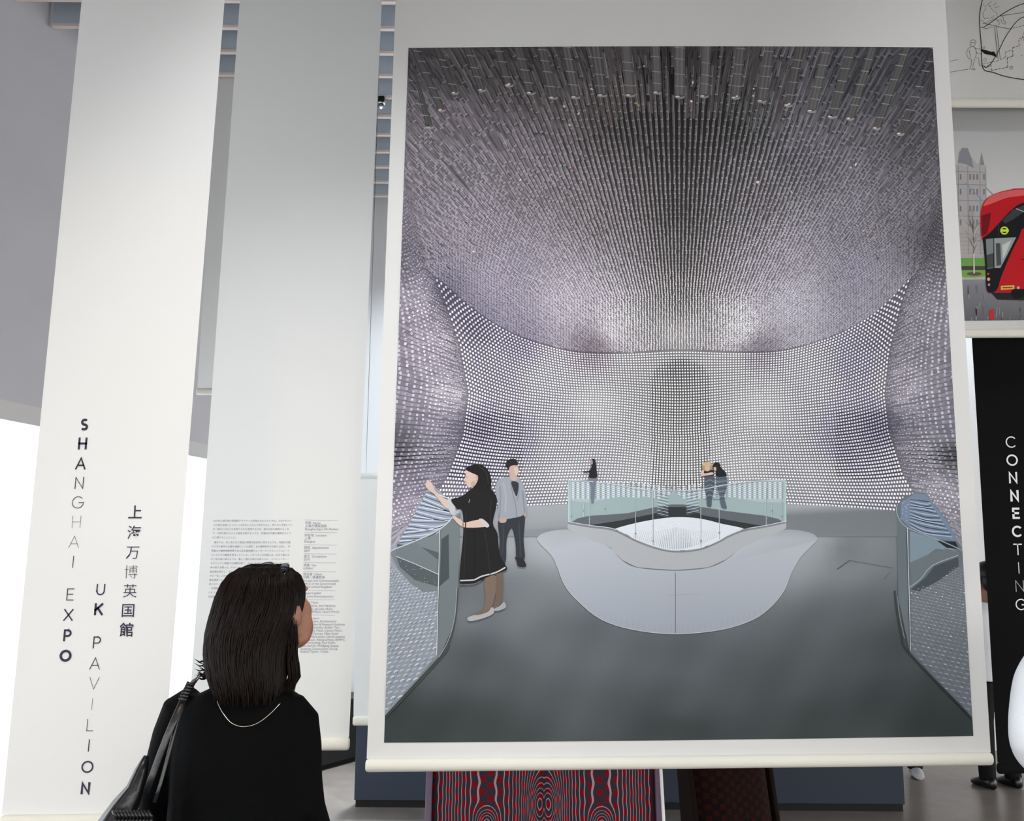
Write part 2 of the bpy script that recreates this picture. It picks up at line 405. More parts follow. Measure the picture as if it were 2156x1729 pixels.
Y1, Y2, Y3 = 3.05, 3.9, 3.5
b1 = banner('title_banner', Y1, -330, ((172, 0), (3, 1718)), ((473, 0), (336, 1718)), (1716, 1712), (1752, 1748),
            'tall white banner with vertical dark title lettering, leftmost of the hanging banners')
b2 = banner('text_banner', Y2, -220, ((505, 0), (394, 1550)), ((804, 0), (735, 1552)), (1554, 1552), (1582, 1580),
            'tall white banner with small printed text behind the woman in black')
b3 = banner('photo_banner', Y3, -260, ((833, 0), (772, 1597)), ((1990, 0), (2086, 1585)), (1598, 1584), (1626, 1611),
            'huge white banner carrying a large printed photograph of a rod-lined hall')
b6 = banner('sketch_banner', 3.85, -240, ((1950, 0), (1960, 210)), ((2420, 0), (2434, 210)), (208, 210), (226, 227),
            'white banner with a black line drawing of a bus front, top right corner', tube=0.012)
b7 = banner('bus_photo_banner', 3.95, 40, ((1950, 0), (1990, 700)), ((2440, 0), (2490, 700)), (694, 691), (712, 708),
            'white banner with a printed photograph of a red bus and stone tower', tube=0.012)
b8 = banner('black_banner', 4.15, 560, ((2040, 612), (2101, 1620)), ((2370, 612), (2460, 1620)), (1606, 1598), (1630, 1622),
            'black banner with white vertical lettering at the right edge', m=M['black_banner'], mbar=M['black_banner'], tube=0.012)
b5 = banner('high_grey_banner', 6.75, 118, ((459, 118), (415, 826)), ((640, 118), (600, 826)), (818, 818), (832, 832),
            'short plain pale banner ending high up, seen between the title and text banners', tube=0.012)
b4 = banner('low_white_banner', 6.0, 1000, ((752, 900), (744, 1527)), ((1010, 900), (1010, 1527)), (1508, 1508), (1528, 1528),
            'plain white banner seen in the gap between text banner and huge photograph', tube=0.012)

# title lettering
T1 = [('S', 178, 894, .2), ('H', 174, 934, .17), ('A', 170, 976, .13), ('N', 167, 1017, .085), ('G', 164, 1058, .06), ('H', 161, 1099, .035), ('A', 156, 1141, .04), ('I', 154, 1183, .065),
      ('E', 148, 1252, .08), ('X', 144, 1295, .11), ('P', 142, 1338, .165), ('O', 138, 1381, .21),
      ('U', 212, 1241, .11), ('K', 208, 1283, .18), ('P', 204, 1353, .1), ('A', 200, 1397, .07), ('V', 198, 1439, .045), ('I', 194, 1483, .035), ('L', 190, 1527, .055), ('I', 187, 1570, .09), ('O', 184, 1615, .13), ('N', 180, 1660, .2)]
for ch, x, y, w in T1: letter(ch, x, y, 25.5, 25.5*w, (62, 56, 74), Y1, b1, M['ink'], 0.09)
for ch, x, y, off in [('上', 284, 1078, .012), ('海', 282, 1121, .004), ('万', 279, 1164, -.004), ('博', 275, 1204, -.014), ('英', 273, 1244, -.006), ('国', 269, 1286, .004), ('館', 266, 1326, .014)]:
    text_mesh(ch, 31, x, y, Y1, b1, M['ink'], 'letter', offset=off, align='CENTER', lean=0.06)
T8 = [('C', 2128, 931, .1), ('O', 2131, 969, .14), ('N', 2133, 1006, .17), ('N', 2136, 1044, .21), ('E', 2139, 1081, .19), ('C', 2141, 1119, .17), ('T', 2143, 1157, .1), ('I', 2145, 1196, .07), ('N', 2147, 1234, .045), ('G', 2150, 1273, .1)]
for ch, x, y, w in T8: letter(ch, x, y, 24, 24*w, (240, 240, 240), 4.15, b8, M['white_ink'], -0.06)

# small print
JP = ['2010年上海万博の英国館デザイナーに採用されたスタジオは、そのデザイン', 'で万博の出展パビリオン上位5位に入るよう求められた。限られた予算とサッ', 'カー場ほどの広さの会場でそれを実現するため、展示内容を重視する一方', 'で、万博で疲れた人々の感性を癒やすような、印象的な外観の建物をひとつ', 'だけ建てることにした。',
      '　展示では、良く知られた英国の特徴を総花的に見せるよりも、英国が先駆', 'けてきた都市の公園や庭園といった歴史、また植物研究の伝統に注目し、世', '界最大の植物保護事業である王立植物園キューガーデンのミレニアムシード', 'バンクにその着想を得ることとした。パビリオンの外観には、まるで風にな', 'びく背の高い草のような、優しく揺れる動きを取り入れ、コンピューター・', 'モデリングと現場での調整を経て、そのしなやかな「毛」が中心にある立方',
      '体の周りを覆った。7.5メートルの', '部空間を照らし、その先', 'その「毛」に包まれた', '間を提供した。その', '存となり、英国館', '　万博開催の', 'パビリオン', 'を受賞した']
for i, t in enumerate(JP):
    y = 1098.5+i*8.8+(5 if i > 4 else 0)*0.3; x = 449-i*0.62
    text_mesh(t, 178.0/len(JP[0])*.985, x, y, Y2, b2, M['grey_ink'], 'text_line', lean=0.03, offset=0.0)
SIDE = [(1101, '名称  Name'), (1107.5, '上海万博英国館'), (1114, 'Shanghai Expo UK Pavilion'), (1127, '所在地  Location'), (1133.5, '上海'), (1140, 'Shanghai'), (1153, '契約  Appointment'), (1159.5, '2007'), (1171.5, '竣工  Completion'), (1178, '2010'), (1190, '規模  Size'), (1196.5, '6,000m²'),
        (1209, '発注者  Client'), (1215.5, '外務・英連邦省'), (1222.5, 'Foreign and Commonwealth'), (1229, 'Office of the Government'), (1235.5, 'of the United Kingdom'), (1248.5, 'Project Leader'), (1255.5, 'Katerina Dionysopoulou'), (1268.5, 'Studio Team'), (1275, 'Peter Ayres, Jem Hanbury,'), (1282, 'Chen Hu, Jaroslav Hulin,'), (1288, 'Robert Wilson, Stuart Wood'),
        (1301.5, 'Collaborators'), (1308, 'Marcus Cahn, Architectural'), (1314.5, 'Construction & Research Institute'), (1321, 'Tongji University, Atelier Ten,'), (1327.5, 'Max Good, Mace, Casson Mann,'), (1334, 'John MarCartney, Mike Smith'), (1340.5, 'Studio, Mark Jones, David Langdon'), (1347, 'Dan Moser, Adriana Paice, BHWC,'), (1353, 'Safe Consulting, Paul Smith,'), (1359.5, 'John Sorrell, Wolfgang Stuppy,'), (1366, 'Suntong Construction Group'), (1372, 'Robert Taylor, Troika')]
for y, t in SIDE:
    text_mesh(t, 6.6, 642-(y-1100)*.036, y+2.5, Y2, b2, M['grey_ink'], 'text_line', lean=0.03)
for y in (1095, 1121, 1147, 1166, 1184.5, 1203.5, 1243, 1262.5, 1295):
    lp = Paint(Y2); lp.stroke([(642-(y-1100)*.036, y), (711-(y-1100)*.036, y+1)], .55, (150, 150, 158), 1); lp.build('rule_line', M['photo'], b2)

# ================================================================ the large printed photograph
G = lambda v: np.interp(v[:, 1], [100, 400, 700, 1000, 1500], [1.2, 1.02, .98, .96, .92])   # ink lightened towards the top to offset the dimmer light on the sheet
interp = np.interp
pxl = lambda y: 860+(808.6-860)*(y-101)/1463.0
pxr = lambda y: 1964+(2049.5-1964)*(y-100)/1450.0
ptop = lambda x: 101-0.001*(x-860)-3.0*(1-((x-1412)/552.0)**2)
pbot = lambda x: 1564-(x-808)*0.0113+2.0*(1-((x-1430)/620.0)**2)
def clip3(p):
    p[:, 1] = np.clip(p[:, 1], ptop(p[:, 0]), pbot(p[:, 0])); p[:, 0] = np.clip(p[:, 0], pxl(p[:, 1]), pxr(p[:, 1])); return p
LY = [380, 480, 565, 640, 730, 830, 920, 1000, 1065, 1140, 1240]; LX = [868, 885, 906, 938, 968, 986, 974, 944, 905, 862, 800]
RY = [300, 420, 560, 640, 740, 830, 910, 1000, 1065, 1140, 1200]; RX = [1990, 1962, 1928, 1898, 1873, 1863, 1872, 1902, 1940, 1985, 2030]
Lc = lambda y: interp(y, LY, LX); Rc = lambda y: interp(y, RY, RX)
TXs = [906, 985, 1080, 1200, 1300, 1430, 1560, 1660, 1780, 1870, 1928]; TYs = [566, 645, 706, 742, 746, 738, 744, 740, 700, 640, 560]
_tx = np.linspace(850, 1990, 115); _ty = np.interp(_tx, TXs, TYs)
_k = np.ones(9)/9; _ty = np.convolve(np.pad(_ty, 4, 'edge'), _k, 'valid')
Tc = lambda x: interp(x, _tx, _ty)
Bc = lambda x: 1058+0.00009*(np.asarray(x)-1430)**2
AVG = np.array([(870,120,72,70,76),(1000,150,78,75,77),(1150,150,74,71,71),(1430,130,66,63,63),(1430,300,86,82,82),(1300,250,84,80,80),(1560,250,80,79,80),(1100,400,118,111,117),(950,300,108,102,108),(880,380,112,106,113),(1000,500,126,119,128),
 (1250,450,120,113,117),(1430,450,100,96,96),(1430,540,122,118,119),(1430,620,160,155,156),(1430,700,212,206,208),(1300,690,194,187,194),(1560,690,190,186,192),(1200,640,166,158,169),(1660,640,160,156,167),(1050,580,136,129,143),(1800,580,128,125,138),(940,620,92,88,104),(1000,680,108,103,120),(1100,720,118,112,128),
 (1250,738,112,104,112),(1350,745,165,160,165),(1430,780,128,126,128),(1500,745,165,160,165),(1600,738,115,110,118),(1430,850,150,148,150),(1430,950,180,179,181),(1250,860,200,197,201),(1600,860,198,196,200),(1150,800,165,160,172),(1700,800,160,157,170),(1050,780,134,130,146),(1800,760,126,123,138),(1010,900,98,94,110),(1100,925,120,117,132),(1180,930,160,158,168),(1780,925,116,113,128),(1850,900,94,92,108),
 (1000,1000,128,126,146),(1100,1030,150,149,164),(1200,1000,190,190,197),(1330,1030,190,191,197),(1560,1000,196,196,201),(1700,1020,172,172,182),(1850,1020,138,137,152),
 (850,700,138,131,143),(825,550,98,94,103),(830,850,130,125,138),(930,720,168,160,172),(950,830,176,170,182),(900,640,160,153,165),(840,935,84,82,92),(900,960,142,138,152),(850,1010,126,122,136),(880,1070,158,152,167),(830,1120,168,162,176),
 (1950,680,140,136,145),(1985,800,128,126,136),(1900,820,165,160,172),(1990,905,128,126,138),(2000,955,92,92,98),(1935,960,150,147,158),(1970,1040,158,155,166),(1900,300,80,77,82),(1960,150,52,52,57),(1800,180,66,66,71),(1880,450,104,101,107),(1960,500,82,80,86),(1700,350,98,96,102),(1800,480,116,112,120),(1600,420,112,108,112),(1650,540,138,133,142)], float)
def avg(x, y):
    x = np.asarray(x, float).ravel(); y = np.asarray(y, float).ravel()
    out = np.empty((len(x), 3))
    for s in range(0, len(x), 20000):
        d = (x[s:s+20000, None]-AVG[None, :, 0])**2+(y[s:s+20000, None]-AVG[None, :, 1])**2+300
        w = d**-1.45; w /= w.sum(1)[:, None]; out[s:s+20000] = w @ AVG[:, 2:]
    return out
def ss(a, b, x): t = np.clip((x-a)/(b-a), 0, 1); return t*t*(3-2*t)

pp = Paint(Y3, G, clip3)
# ground tone of the print
nx, ny = 56, 72; gx, gy = np.meshgrid(np.linspace(0, 1, nx+1), np.linspace(0, 1, ny+1)); 
yy = (101+(1562-101)*gy).ravel(); xx = pxl(yy)+(pxr(yy)-pxl(yy))*gx.ravel()
yy[:nx+1] = 90; yy[-nx-1:] = 1570
cen = np.exp(-((xx-1430)/(60+0.28*np.abs(930-yy)))**2)*ss(760, 600, yy)
below = ss(1040, 1062, yy)
base = avg(xx, yy)*(0.80-0.34*cen)[:, None]
FL = np.array([(1100,1085,168,173,178),(1150,1130,172,177,182),(1430,1085,174,178,182),(1750,1085,168,173,178),(1690,1130,168,173,178),(1900,1100,118,123,127),(1050,1130,152,157,162),(1100,1250,120,126,130),(1000,1250,104,110,114),(1000,1400,84,91,94),(1200,1350,96,103,107),(1430,1400,90,97,101),(1430,1470,78,85,88),(1430,1545,58,65,66),(830,1540,55,62,63),(1000,1520,62,69,70),(1700,1130,150,156,160),(1800,1150,120,126,130),(1800,1300,90,97,100),(1700,1420,80,87,90),(1880,1350,76,83,85),(1900,1480,62,69,70),(1980,1530,56,63,64),(1700,1530,60,67,68)], float)
def flo(x, y):
    x = np.asarray(x, float).ravel(); y = np.asarray(y, float).ravel()
    d = (x[:, None]-FL[None, :, 0])**2*.5+(y[:, None]-FL[None, :, 1])**2+300; w = d**-1.6; w /= w.sum(1)[:, None]; return w @ FL[:, 2:]
mott = (np.sin(xx*.031+yy*.017)+np.sin(xx*.013-yy*.043+1)+np.sin(xx*.057+yy*.029+2))*2.0
fl = flo(xx, yy)+mott[:, None]
col = base*(1-below)[:, None]+fl*below[:, None]
pp.raw(np.stack([xx, yy], 1), col, [(i*(nx+1)+j, i*(nx+1)+j+1, (i+1)*(nx+1)+j+1, (i+1)*(nx+1)+j) for i in range(ny) for j in range(nx)], 0)
ground = pp.build('printed_photograph', M['photo'], b3)

# --- rods
rp = Paint(Y3, G, clip3)
def streaks(x, y, dx, dy, l, w, c, layer, taper=0.85):
    n = np.stack([-dy, dx], 1); d = np.stack([dx, dy], 1); p = np.stack([x, y], 1); l = np.broadcast_to(l, x.shape)[:, None]; w = np.broadcast_to(w, x.shape)[:, None]/2
    rp.quads(np.stack([p+n*w, p+d*l+n*w*taper, p+d*l-n*w*taper, p-n*w], 1), c, layer)
# long rods at the rim of the view, radiating from the far centre
N = 15000
ex = RNG.uniform(800, 2060, N); ey = RNG.uniform(95, 1250, N)
rr = ((ex-1420)/560)**2+((ey-690)/(np.where(ey < 690, 560, 520)))**2
outer = (ex < Lc(ey)-3) | (ex > Rc(ey)+3) | ((ey < 520) & (rr > .62))
keep = outer & (ex > pxl(ey)) & (ex < pxr(ey)) & ((ey < 1130) | (ex > 1500)) & (ey < 1180)
ex, ey = ex[keep], ey[keep]
vx, vy = ex-1430, ey-np.where(ey < 520, 900, 945); vl = np.hypot(vx, vy); vx, vy = vx/vl, vy/vl
ln = RNG.uniform(30, 130, len(ex))*np.clip((vl-360)/250, .25, 1.2); a = avg(ex, ey)*RNG.uniform(.84, 1.16, len(ex))[:, None]; dk = RNG.random(len(ex)) < .07; a[dk] *= .6
streaks(ex, ey, vx, vy, ln, np.where(dk, 1.2, RNG.uniform(1.5, 5.5, len(ex))), a, 1)
# side walls: rows of rod ends running out from the far corner
for side in (0, 1):
    X = []; Yy = []; D = []
    for y0 in np.arange(430, 1235, 7.6):
        x0 = Lc(y0) if side == 0 else Rc(y0); s = 2.0
        vx, vy = x0-1430, y0-945; L_ = math.hypot(vx, vy); vx /= L_; vy /= L_
        spread = 1.0
        while True:
            x, y = x0+vx*s, y0+vy*s
            if (side == 0 and x < pxl(y)-8) or (side == 1 and x > pxr(y)+8): break
            X.append(x+random.gauss(0, .7)); Yy.append(y+random.gauss(0, .8)); D.append(s); s += 3.6+s*.105
    X = np.array(X); Yy = np.array(Yy); D = np.array(D)
    ok = (Yy < (1100 if side == 0 else 1085)+RNG.uniform(0, 25, len(X))); X, Yy, D = X[ok], Yy[ok], D[ok]
    vx, vy = X-1430, Yy-945; vl = np.hypot(vx, vy); vx /= vl; vy /= vl
    a = avg(X, Yy); sz = 1.6+D*.05; near = np.exp(-((Yy-958)/28)**2)
    streaks(X, Yy, vx, vy, 3.4+D*.22, sz*1.2, a*(RNG.uniform(.86, 1.1, len(X))-.05*near)[:, None], 2)
    streaks(X+.3, Yy+sz*.6, vx, vy, 3+D*.12, sz*(.22+.25*near), a*(.80-.42*near)[:, None], 3)
    streaks(X, Yy-sz*.1, vx, vy, np.minimum(1.4+D*.03, 5), sz*.8, np.minimum(a*RNG.uniform(1.12, 1.5, len(X))[:, None]+14, 245), 4)
    k = RNG.random(len(X)) < .10
    streaks(X[k], Yy[k], vx[k], vy[k], 2.2, 2.0, RNG.uniform(50, 110, (k.sum(), 1))*np.array([[1.05, .95, .9]]), 5)
# ceiling: hanging rods in rows that close up with distance
rows_ = []; y = 120.0
while y < 738:
    rows_.append(y); y += max(4.0, 19.5*((965-y)/800)**1.75)
for ri, y0 in enumerate(rows_):
    k = (965-y0)/229.0; sp = 3.9*k if k > 1.5 else 3.9*1.5
    c = np.arange(-130, 131); x = 1430+c*sp
    x = x[(x > 840) & (x < 1990)]
    fall = ((y0-100)/640.0)**1.5
    yv = y0+(Tc(x)-Tc(1430))*fall+RNG.normal(0, .8*min(k, 2.2), len(x))*np.clip(np.abs(x-1430)/120, .4, 1)
    x = x+RNG.normal(0, .35, len(x))
    ok = (yv > 96) & (x > np.where(yv > 380, Lc(yv)-4, pxl(yv)+4)) & (x < np.where(yv > 300, Rc(yv)+4, pxr(yv)-4)) & (yv < Tc(x)+2)
    x, yv = x[ok], yv[ok]
    rim = np.clip((np.hypot((x-1425)/540, (yv-720)/560)-.86)/.2, 0, 1)
    ok = RNG.random(len(x)) > rim*.55; x, yv = x[ok], yv[ok]
    if not len(x): continue
    vx, vy = x-1430, yv-930; vl = np.hypot(vx, vy); vx /= vl; vy /= vl
    off = np.clip(np.abs(x-1430)/(0.55*(965-yv)+40), 0, 1); a = avg(x, yv)
    dyr = max(4.0, 19.5*((965-y0)/800)**1.75)
    wd = sp*(.46+.40*off); ll = dyr*(1.15+1.2*off)
    jt = RNG.uniform(.90, 1.10, (len(x), 1))
    streaks(x, yv, vx, vy, ll, wd, (a*1.06+4)*jt, 2, .8)
    if sp > 5.6: streaks(x+wd*.26, yv, vx, vy, ll*.9, wd*.26, np.minimum(a*(1.42-.22*off)[:, None]+14, 240)*jt, 3, .7)
    streaks(x-wd*.55, yv+dyr*.25, vx, vy, ll*.62, np.maximum(wd*.32, 1.1), a*(.40+.40*off)[:, None], 4, .6)
    b = RNG.random(len(x)) < .8
    streaks(x[b], yv[b], vx[b], vy[b], np.minimum(dyr*.16, 2.2)+.5, wd[b]*.9, np.minimum(a[b]*(1.5-.25*off[b])[:, None]+20, 245), 5)
# big rods hanging close overhead
for x, yt, w in [(958,196,15),(1015,190,17),(1072,180,19),(1118,196,20),(1165,206,20),(1212,205,21),(1268,201,22),(1327,201,22),(1384,195,18),(1431,204,22),(1483,203,19),(1549,206,20),(1604,213,20),(1660,222,19),(1709,234,20),(1752,246,20),(1790,250,17),(1846,270,17),(930,232,16),(905,268,16),(1896,282,17)]:
    vx, vy = x-1430, yt-1500; L_ = math.hypot(vx, vy); vx, vy = vx/L_*1.1, vy/L_
    lh = (yt-96)/abs(vy)
    for k in range(5):
        o = (k-2)*w/5; g = [96, 112, 104, 116, 92][k]+random.uniform(-8, 8)-abs(x-1430)*.05
        rp.poly([(x+o-w/10, yt), (x+o+w/10, yt), (x+vx*lh+o+w/10, 96), (x+vx*lh+o-w/10, 96)], (g, g-1, g-1), 6)
    rp.ell(x, yt, w/2, 4.2, (150, 148, 146), 7); rp.ell(x, yt-2.5, w/2-1.5, 2.6, (92, 90, 90), 8); rp.ell(x-w*.2, yt-1, w*.2, 1.4, (225, 222, 215), 9)
    if random.random() < .45: rp.ell(x+random.uniform(-4, 4), yt-3, 2.6, 2.2, random.choice([(60, 52, 46), (130, 70, 60), (215, 210, 190), (36, 34, 34)]), 9)
    for k in range(int((yt-100)/26)):
        y = yt-24-k*26+random.uniform(-6, 6); rp.stroke([(x+vx*(yt-y)-w/2, y), (x+vx*(yt-y)+w/2, y+2)], 1.5, (150, 149, 148), 8)
for k in range(130):   # seeds, glints and specks in the rim rods
    t = random.uniform(0, 2*math.pi); x = 1425+math.cos(t)*random.uniform(430, 560); y = 690+math.sin(t)*random.uniform(330, 560)
    if y > 560 or x < pxl(y)+5 or x > pxr(y)-5 or y < 105: continue
    rp.ell(x, y, random.uniform(1.2, 4), random.uniform(1, 3), random.choice([(215, 210, 205), (190, 186, 186), (62, 50, 46), (140, 84, 74), (170, 150, 120), (230, 228, 224)]), 9, 8, random.uniform(0, 3))
# far wall: a curving field of lit rod ends
NU, NV = 158, 56
u, v = np.meshgrid((np.arange(NU)+.5)/NU, (np.arange(NV)+.5)/NV)
off_ = (np.arange(NV) % 1)[:, None]; u = u.ravel(); v = v.ravel()
y = 800.0+v*200; x = 1430+0*u
for _ in range(12):
    xl, xr = Lc(y), Rc(y); x = xl+u*(xr-xl)
    wave = 11*np.sin((x-1430)/95.0)*np.sin(math.pi*v)*np.sign(x-1430)*ss(0, 200, np.abs(x-1430))
    y = .5*y+.5*(Tc(x)+v**1.04*(Bc(x)-Tc(x))-wave*.6+10*np.exp(-((x-1430)/90)**2)*np.sin(math.pi*v)*1.5)
dx = (Rc(y)-Lc(y))/NU; dyy = (Bc(x)-Tc(x))/NV
a = np.minimum(avg(x, y)*1.07, 235); lum = a.mean(1)
blk = np.stack([x-dx*.52, y-dyy*.52, x+dx*.52, y+dyy*.52], 1)
def boxes(x, y, w, h, c, layer, sk=0.0):
    rp.quads(np.stack([np.stack([x-w/2, y-h/2], 1), np.stack([x+w/2, y-h/2+sk], 1), np.stack([x+w/2, y+h/2+sk], 1), np.stack([x-w/2, y+h/2], 1)], 1), c, layer)
sk = (x-1430)/500*2.2*((y-900)/200)
boxes(x, y, dx*1.04, dyy*1.06, a*.70, 7)
boxes(x, y, dx*.62, dyy*.54, np.minimum(a*1.42+34, 252)*RNG.uniform(.92, 1.06, (len(x), 1)), 8, sk*.6)
boxes(x+dx*.08, y-dyy*.06, dx*.30, dyy*.26, np.minimum(a*1.6+60, 255), 9)
k = np.exp(-((x-1430)/60)**2)*ss(730, 800, y) > .35
boxes(x[k]+dx[k]*.5, y[k], dx[k]*.3, dyy[k]*1.08, a[k]*.38, 9)
k = (np.abs(x-1430) > 330) & (np.abs(y-935) < 70)
boxes(x[k], y[k]+dyy[k]*.5, dx[k]*1.05, dyy[k]*.3, a[k]*.42, 9)
rp.build('printed_rods', M['photo'], ground)['kind'] = 'stuff'

# --- floor, railings and visitors
fp = Paint(Y3, G, clip3)
c6 = lambda pts: [(1160+x/3.759, 940+y/3.759) for x, y in pts]
c5 = lambda pts: [(780+x/2.5804, 950+y/2.5804) for x, y in pts]
c7 = lambda pts: [(1660+x/2.7016, 1000+y/2.7016) for x, y in pts]
fp.poly(list(zip(np.linspace(900, 1945, 30), Bc(np.linspace(900, 1945, 30))-1))+[(1945, 1130), (900, 1130)], np.vstack([np.clip(flo(np.linspace(900, 1945, 30), np.full(30, 1068))-6, 0, 255), flo([1945, 900], [1130, 1130])]), 9.5)
# floor again over the rods: grid below the wall line
mat_ = smooth_closed(c6([(-70, 790), (-110, 730), (-40, 680), (150, 660), (300, 735), (470, 805), (560, 900), (680, 960), (985, 985), (1250, 960), (1400, 890), (1500, 805), (1680, 730), (1840, 660), (2040, 680), (2110, 730), (2060, 790), (1975, 880), (1900, 1000), (1850, 1130), (1750, 1260), (1600, 1370), (1350, 1450), (985, 1485), (650, 1450), (400, 1370), (220, 1230), (110, 1100), (50, 950), (0, 860)]), 4)
mc = np.stack([186-(mat_[:, 1]-1110)*.12, 191-(mat_[:, 1]-1110)*.11, 199-(mat_[:, 1]-1110)*.10], 1)
kf = ss(1150, 1118, mat_[:, 1])*ss(150, 230, np.abs(mat_[:, 0]-1425)); mc = mc*(1-kf)[:, None]+flo(mat_[:, 0], mat_[:, 1])*kf[:, None]
fp.poly(mat_, mc, 10)
ol = mat_[(mat_[:, 1] > 1180) & (np.abs(mat_[:, 0]-1425) > -1)]; ol = ol[np.argsort(np.arctan2(ol[:, 1]-1150, ol[:, 0]-1425))]; ol = ol[(ol[:, 1] > 1215) | (np.abs(ol[:, 0]-1425) > 200)]
fp.stroke(ol, 1.3, (194, 198, 204), 11)
inner = c6([(130, 650), (300, 735), (470, 800), (560, 898), (680, 957), (985, 980), (1250, 957), (1400, 888), (1500, 803), (1680, 730), (1860, 650), (1865, 600), (985, 640), (135, 600)])
fp.poly(inner, (176, 180, 184), 10.5)
fp.stroke(c6([(985, 1000), (985, 1480)]), 1.3, (92, 98, 104), 11); fp.stroke(c6([(930, 1180), (1180, 1168)]), .8, (150, 156, 164), 11)
for k in range(34):
    xk = 250+k*44; yb = 1478-abs(xk-985)**2*.00032; fp.stroke(c6([(xk, yb-60), (xk, yb-4)]), .7, (150, 157, 166), 10.8)
bot = [(1865, 597), (1700, 632), (1530, 662), (1400, 712), (1330, 752), (1180, 812), (985, 830), (830, 802), (670, 742), (570, 690), (470, 652), (310, 632), (135, 602)]
sb = smooth_open(c6(bot), 5)
fp.poly(list(sb)+c6([(150, 265), (300, 275), (500, 300), (700, 335), (950, 352), (1180, 342), (1390, 302), (1600, 277), (1850, 265)]), (176, 190, 194), 12)
for i in range(42):       # wall rods through the glass
    x0 = 165+i*40
    for j in range(9):
        y0 = 285+j*15+ (35 if 620 < x0 < 1300 else 0)*(1-abs(x0-960)/340)
        if y0 < 425: fp.poly(c6([(x0, y0), (x0+20, y0+2), (x0+20, y0+9), (x0, y0+7)]), (228, 234, 240), 12.5); fp.poly(c6([(x0+20, y0), (x0+34, y0), (x0+34, y0+8), (x0+20, y0+8)]), (120, 134, 146), 12.5)
fp.poly(c6([(155, 430), (300, 445), (420, 420), (560, 395), (640, 408), (760, 400), (850, 420), (985, 360), (1060, 420), (1200, 410), (1300, 400), (1450, 405), (1650, 440), (1850, 445), (1862, 600), (1700, 552), (1400, 515), (1180, 480), (1050, 462), (950, 462), (830, 482), (600, 532), (300, 552), (160, 600)]), (158, 177, 178), 13)
fp.poly(c6([(160, 602), (210, 570), (300, 550), (600, 530), (830, 480), (950, 460), (1050, 460), (1180, 478), (1400, 513), (1700, 550), (1800, 575), (1840, 602), (1700, 632), (1530, 662), (1180, 812), (985, 830), (830, 802), (570, 690), (470, 652), (310, 632)]), (98, 105, 109), 14)
fp.poly(c6([(300, 625), (560, 585), (830, 530), (900, 480), (1060, 480), (1200, 545), (1500, 600), (1690, 632), (1530, 662), (1000, 640), (480, 655)]), (48, 54, 56), 14.5)
bed = smooth_closed(c6([(495, 660), (650, 612), (830, 577), (1000, 560), (1180, 572), (1350, 612), (1535, 658), (1400, 710), (1330, 750), (1180, 808), (985, 826), (830, 800), (670, 740), (570, 690)]), 4)
fp.poly(bed, (222, 228, 234), 15)
for k in range(46):
    t = (k-22.5)/22.5; x0 = 985+t*330; x1 = 996+t*250; L_ = .9-abs(t)*.6
    y0 = 816-abs(t)**1.6*95; fp.stroke(c6([(x0, y0), (x0+(x1-x0)*.8*L_, y0-200*L_)]), [.9*L_+.4, .3], (110, 118, 126) if abs(t) < .4 else (170, 178, 186), 15.5)
for k in range(260):
    t = random.random(); x = random.uniform(560, 1460); y = random.uniform(600, 760)
    if abs(x-1000)/470+abs(y-690)/125 < .95: fp.ell(*c6([(x, y)])[0], .9, .6, random.choice([(196, 203, 210), (245, 248, 252)]), 15.5, 6)
for x0, w in ((830, 110), (1060, 120)):
    for j in range(15): fp.stroke(c6([(x0+w*.1, 372+j*12), (x0+w*.9, 372+j*12+(20 if x0 < 1000 else -20))]), 1.0, (210, 220, 230) if j % 2 else (96, 112, 124), 15)
fp.stroke(sb, 4.2, (128, 134, 139), 16); fp.stroke(sb-np.array([0, 1.6]), 1.4, (205, 210, 214), 16.5)
rail = smooth_open(c6([(150, 268), (300, 277), (500, 300), (700, 337), (950, 352), (1180, 342), (1390, 302), (1600, 277), (1855, 266)]), 5)
fp.stroke(rail, 1.7, (206, 208, 218), 20)
for x, y0, y1 in ((162, 270, 605), (305, 280, 628), (670, 342, 740), (808, 350, 800), (1187, 345, 800), (1333, 315, 735), (1705, 330, 625), (1830, 330, 605), (430, 470, 545), (260, 450, 560), (1750, 450, 560)):
    fp.stroke(c6([(x, y0), (x, y1)]), 1.5, (120, 134, 138), 17); fp.stroke(c6([(x-2, y0), (x-2, y1)]), .6, (225, 232, 236), 17.5); fp.ell(*c6([(x, y1-50)])[0], 2.2, 2.2, (140, 150, 154), 18, 10)
for x in (140, 1855): fp.stroke(c6([(x, 268), (x, 600)]), 3.5, (176, 204, 200), 17)
fp.stroke(c7([(278, 537), (350, 485)]), 1.2, (60, 66, 69), 11); fp.stroke(c7([(350, 487), (597, 530), (545, 594)]), .8, (74, 80, 83), 11)
# left railing with rods behind glass
fp.poly(c5([(100, 520), (150, 500), (320, 190), (345, 190), (500, 330), (470, 345), (380, 425), (97, 545)]), (150, 160, 178), 11)
for j in range(26):
    t = j/26; fp.stroke(c5([(150+170*t, 500-300*t), (300+190*t, 470-190*t+12*math.sin(j)), (430+60*t, 400-80*t)]), [1.8, 1.5, .8], (214, 221, 232) if j % 2 else (74, 86, 104), 11.5, 3)
fp.poly(c5([(97, 545), (240, 490), (380, 425), (490, 335), (475, 760), (450, 950), (380, 1110), (76, 1440)]), (118, 128, 132), 12)
fp.poly(c5([(145, 505), (260, 515), (380, 555), (420, 480), (422, 715), (370, 738), (240, 700), (160, 630), (140, 570)]), (84, 93, 96), 13)
fp.poly(c5([(140, 520), (250, 500), (365, 590), (365, 668), (240, 610), (140, 575)]), (112, 122, 126), 13.5); fp.stroke(c5([(140, 572), (240, 612), (365, 668), (420, 700)]), 1.5, (196, 204, 208), 14)
